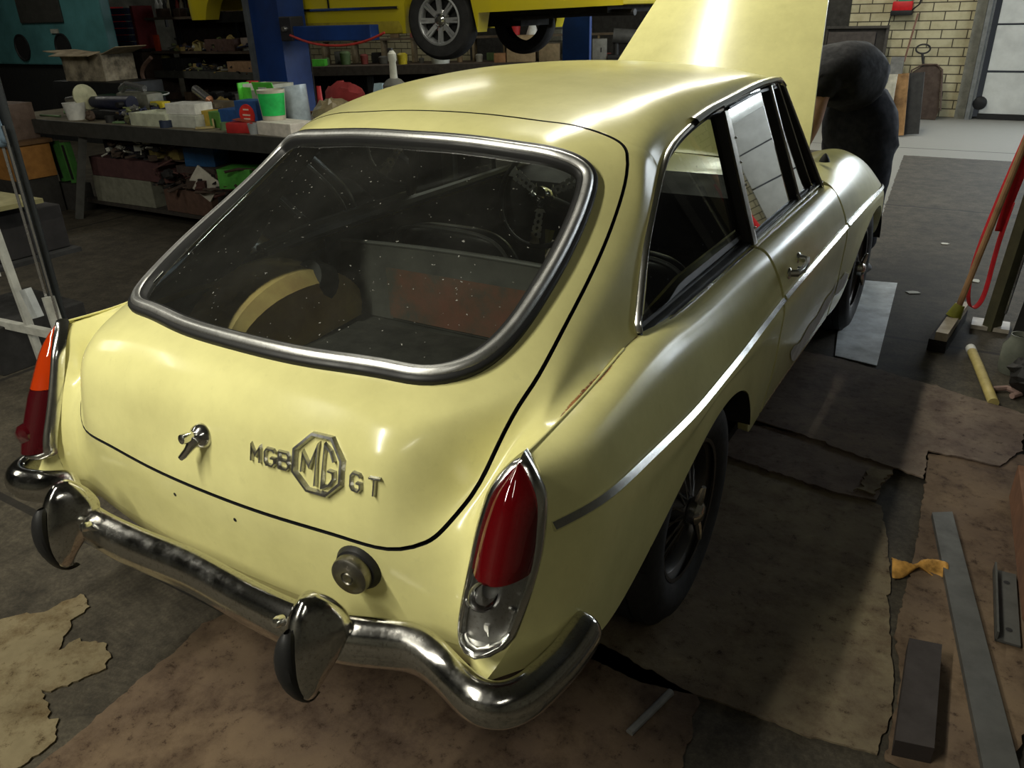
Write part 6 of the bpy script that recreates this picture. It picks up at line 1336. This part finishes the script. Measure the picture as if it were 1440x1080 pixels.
rnd=random.Random(3)
for k,(x,y,r,lb,cc) in enumerate(((1.50,2.72,.10,'black bag on the floor right of the yellow stick',(.014,.013,.013)),(1.62,3.05,.14,'lumpy black sack against the right edge rack',(.01,.01,.011)),(1.56,2.45,.08,'dark oily rag at the corner of the cardboard',(.02,.018,.022)))):
    mb=MB(); mb.sphere((0,0,r*.7),r,10,1,1.1,.8); mb.V=[(a*(1+rnd.uniform(-.15,.15)),b__*(1+rnd.uniform(-.15,.15)),max(.003,c_*(1+rnd.uniform(-.15,.15)))) for a,b__,c_ in mb.V]; q=mb.build('bag',flat('sack_%d'%k,cc,.6),smooth=False); q.name='sack'; q.location=(x,y,.012 if k==2 else 0); tag(q,lb,'sack')
q=MB().tube([(-.05,0,.012),(.0,.03,.016),(.05,0,.012),(.02,-.04,.014)],.012,8).build('cable_end',flat('pinkish_cable',(.30,.20,.17),.6)); q.location=(1.415,2.66,0); tag(q,'short pinkish cable end beside the black bag','cable')
wr=thing('wire_rack','grey wire shelf frame standing on the cardboard at the right edge','rack',(1.6,1.6,0)); GR_=flat('grey_wire_post',(.10,.11,.10),.5)
child('post',MB().box((1.535,1.93,.30),(.035,.035,.58)),GR_,wr); child('post',MB().box((1.60,1.12,.30),(.035,.035,.58)),GR_,wr); 
child('post',MB().box((1.80,1.95,.30),(.035,.035,.58)),GR_,wr)
for z in (.14,.34,.54):
    child('shelf_rail',MB().bar((1.535,1.93,z),(1.60,1.12,z),.02,.02),GR_,wr); child('shelf_rail',MB().bar((1.535,1.93,z),(1.80,1.95,z),.02,.02),GR_,wr)
for k in range(5): child('wire',MB().tube([(1.545+.013*k,1.80-.15*k,.14),(1.80,1.80-.15*k,.14)],.003,6),SIL,wr)
q=carton('brown_carton',(1.52,1.50,.0145),(.09,.62,.12),flat('red_brown_carton',(.16,.075,.04),.8),'long red-brown cardboard strip standing beside the wire shelf','cardboard',.08)
q=MB().box((0,0,.013),(.055,.30,.006)).box((-.025,0,.025),(.005,.30,.03)).build('angle_bracket',flat('grey_angle',(.06,.06,.055),.6),smooth=False); q.location=(1.462,1.22,.0075); q.rotation_euler.z=.06; tag(q,'grey drilled metal angle lying between the bar and the carton','bracket')
for yy in(-.1,.1): MB().lathe([(.0001,.0168),(.008,.0168)],Matrix.Translation((.004,yy,0)),12).build('drilled_hole',BLACK,q)
q=lathe_thing('plastic_bottle',(1.585,1.02,.0),[(.0001,0),(.035,0),(.037,.12),(.015,.16),(.014,.18),(.0001,.18)],flat('hazy_bottle',(.22,.22,.19),.15),'hazy plastic bottle at the right edge near the carton','bottle')
q=carton('dark_carton',(1.62,.80,.0145),(.16,.40,.10),flat('charcoal_box',(.025,.025,.024),.8),'charcoal box at the lower right edge','box',.1)
# ------------------------------------------------------------------ the mechanic
PER=thing('person','person in a black T-shirt and dark trousers bending over the open engine bay','person',(.5,4.12,0))
def skin(name,verts,edges,radii,mat,parent,sub=2,root=0):
    me=bpy.data.meshes.new(name); me.from_pydata(verts,edges,[]); o=bpy.data.objects.new(name,me); COL.objects.link(o); o.parent=parent; o.matrix_parent_inverse=Matrix.Translation(-Vector(parent.location))
    md=o.modifiers.new('skin','SKIN'); md.use_smooth_shade=True
    for i,r_ in enumerate(radii):
        sv=me.skin_vertices[0].data[i]; sv.radius=(r_,r_) if not hasattr(r_,'__len__') else r_; sv.use_root=(i==root)
    s=o.modifiers.new('sub','SUBSURF'); s.levels=sub; s.render_levels=sub; me.materials.append(mat); return o
SKIN_=flat('skin_tone',(.45,.26,.18),.5,scale=30,var=.08); TS=flat('black_tshirt',(.012,.012,.014),.9,scale=30); TR=flat('dark_jeans',(.018,.02,.03),.9,scale=25)
# body (continuous): pelvis, spine, neck, head, arms, legs
V=[(.45,4.14,.95),(.43,4.03,1.06),(.38,3.88,1.12),(.29,3.74,1.11),(.22,3.63,1.05),(.17,3.57,.99),(.12,3.50,.92),
   (.345,3.69,1.08),(.335,3.67,.98),(.325,3.65,.88),(.29,3.62,.76),(.26,3.60,.71),
   (.20,3.82,1.08),(.13,3.76,.92),(.05,3.68,.80),(-.02,3.60,.73),(-.06,3.56,.70),
   (.53,4.06,.84),(.57,4.00,.50),(.60,4.06,.10),(.53,4.00,.05),
   (.42,4.24,.84),(.41,4.28,.50),(.43,4.34,.10),(.35,4.31,.05)]
E_=[(0,1),(1,2),(2,3),(3,4),(4,5),(5,6),(3,7),(7,8),(8,9),(9,10),(10,11),(3,12),(12,13),(13,14),(14,15),(15,16),(0,17),(17,18),(18,19),(19,20),(0,21),(21,22),(22,23),(23,24)]
Rr=[.06,.07,.08,.09,.05,.07,.08,.050,.048,.045,.036,.028,.050,.045,.040,.030,.026,.07,.05,.035,.03,.07,.05,.035,.03]
body=skin('body',V,E_,Rr,SKIN_,PER)
sh_=skin('t_shirt',[(.44,4.09,1.03),(.43,4.02,1.08),(.38,3.88,1.12),(.30,3.75,1.11),(.26,3.69,1.08),(.345,3.69,1.075),(.338,3.675,.99),(.20,3.82,1.08),(.14,3.77,.96)],[(0,1),(1,2),(2,3),(3,4),(3,5),(5,6),(3,7),(7,8)],[.195,.195,.19,.155,.10,.088,.078,.095,.085],TS,PER)
tr_=skin('trousers',[(.465,4.16,.90),(.44,4.06,1.05),(.53,4.08,.70),(.58,4.02,.44),(.60,4.06,.12),(.43,4.26,.70),(.41,4.28,.44),(.43,4.34,.12)],[(0,1),(0,2),(2,3),(3,4),(0,5),(5,6),(6,7)],[.235,.21,.175,.115,.080,.170,.115,.080],TR,PER)
wt=bpy.data.textures.new('cloth_folds','CLOUDS'); wt.noise_scale=.10
for o in (sh_,tr_):
    md=o.modifiers.new('folds','DISPLACE'); md.texture=wt; md.strength=.035; md.mid_level=.5
for (x,y) in ((.57,4.03),(.40,4.32)):
    mb=MB(); mb.sphere((x,y,.05),.06,10,1.9,.85,.8); mb.V=[(a,b__,max(0,c_)) for a,b__,c_ in mb.V]; o=mb.build('shoe',flat('white_shoe',(.35,.36,.38),.6),PER); o.matrix_parent_inverse=Matrix.Translation(-PER.location)
HR=MB(); HR.sphere((.14,3.525,.965),.10,12,1,1,.9); o=HR.build('hair',flat('dark_hair',(.03,.02,.015),.8,scale=60),PER); o.matrix_parent_inverse=Matrix.Translation(-PER.location)
FC=MB(); FC.sphere((.085,3.455,.905),.012,8); FC.sphere((.125,3.435,.905),.012,8); o=FC.build('eyes',BLACK,PER) ; o.matrix_parent_inverse=Matrix.Translation(-PER.location)
def hand(px,side):
    p=Vector(px); 
    for k,(dx,dy,l) in enumerate(((-.02,-.018,.055),(-.022,-.006,.065),(-.02,.006,.06),(-.016,.018,.048))):
        o=MB().tube([p+Vector((0,dy,0)),p+Vector((dx*.8,dy*1.2,-.03)),p+Vector((dx*1.8,dy*1.2,-l))],[.010,.009,.007],8).build('finger',SKIN_,PER); o.matrix_parent_inverse=Matrix.Translation(-PER.location)
    o=MB().tube([p+Vector((0,.02*side,.03)),p+Vector((-.02,.04*side,.0)),p+Vector((-.035,.045*side,-.02))],[.012,.010,.008],8).build('thumb',SKIN_,PER); o.matrix_parent_inverse=Matrix.Translation(-PER.location)
hand((.25,3.595,.70),1); hand((-.07,3.55,.69),-1)
# ------------------------------------------------------------------ lamps
LF=flat('lamp_housing',(.5,.5,.48),.5); TUBE=emis('lit_tube',(1,.98,.86),5)
def fixture(x,y,power,L=1.5,z=3.35,n=0):
    f=thing('ceiling_lamp','twin-tube fluorescent lamp hanging over the workshop','lamp',(x,y,z),group='fluorescent lamps under the ceiling')
    MB().box((0,0,.05),(.14,L+.08,.06),bev=.01).build('housing',LF,f); 
    for s in (-1,1): MB().tube([(s*.035,-L/2,0),(s*.035,L/2,0)],.013,8).build('lamp_tube',TUBE,f)
    for s in (-1,1): MB().tube([(0,s*L*.4,.07),(0,s*L*.4,H-z)],.004,6).build('suspension_rod',DKM,f)
    l=bpy.data.lights.new('tube_light','AREA'); l.shape='RECTANGLE'; l.size=.10; l.size_y=L; l.energy=power; l.color=(1,.965,.82); o=bpy.data.objects.new('tube_light',l); COL.objects.link(o); o.location=(x,y,z-.02)
for y,p in ((-3.2,85),(-1.5,80),(2.9,40),(4.7,28),(6.4,26),(8.1,26),(9.8,30)): fixture(-.75,y,p*1.12)
for x,y,p in ((-4.6,-.6,20),(2.5,-2.2,12),(-4.6,7.0,16),(-8.5,3.5,26),(-8.0,9.4,12)): fixture(x,y,p)  # rear right lamp is an added dim fill for the car's flank
l=bpy.data.lights.new('window_light','AREA'); l.shape='RECTANGLE'; l.size=3.0; l.size_y=1.7; l.energy=60; l.color=(.84,.93,1); o=bpy.data.objects.new('window_light',l); COL.objects.link(o); o.location=(X1-.05,8.0,2.175); o.rotation_euler=(math.radians(90),0,math.radians(90))
l=bpy.data.lights.new('door_light','AREA'); l.shape='RECTANGLE'; l.size=3.0; l.size_y=.5; l.energy=120; l.color=(.84,.93,1); o=bpy.data.objects.new('door_light',l); COL.objects.link(o); o.location=(2.3,Y1-.12,1.99); o.rotation_euler=(math.radians(-90),0,0)
W=bpy.data.worlds.new('workshop_world'); sc.world=W; W.use_nodes=True; W.node_tree.nodes['Background'].inputs[0].default_value=(.05,.055,.06,1); W.node_tree.nodes['Background'].inputs[1].default_value=.5
sc.view_settings.view_transform='Standard'; sc.view_settings.look='None'; sc.view_settings.exposure=0; sc.view_settings.gamma=1; sc.view_settings.use_curve_mapping=False
# ------------------------------------------------------------------ camera
cam=bpy.data.cameras.new('camera'); co=bpy.data.objects.new('camera',cam); COL.objects.link(co)
yaw,pitch,roll=math.radians(-32.16271755),math.radians(25.4352421),math.radians(-1.67860858)
f=Vector((math.sin(yaw)*math.cos(pitch),math.cos(yaw)*math.cos(pitch),-math.sin(pitch))); r=Vector((math.cos(yaw),-math.sin(yaw),0)); u=r.cross(f)
r2=r*math.cos(roll)+u*math.sin(roll); u2=-r*math.sin(roll)+u*math.cos(roll)
co.matrix_world=Matrix.Translation((1.23082778,-0.79849406,1.45656266))@Matrix((r2,u2,-f)).transposed().to_4x4()
cam.sensor_width=36; cam.lens=1104.7176/1440*36; cam.clip_start=.03; cam.clip_end=100
sc.camera=co
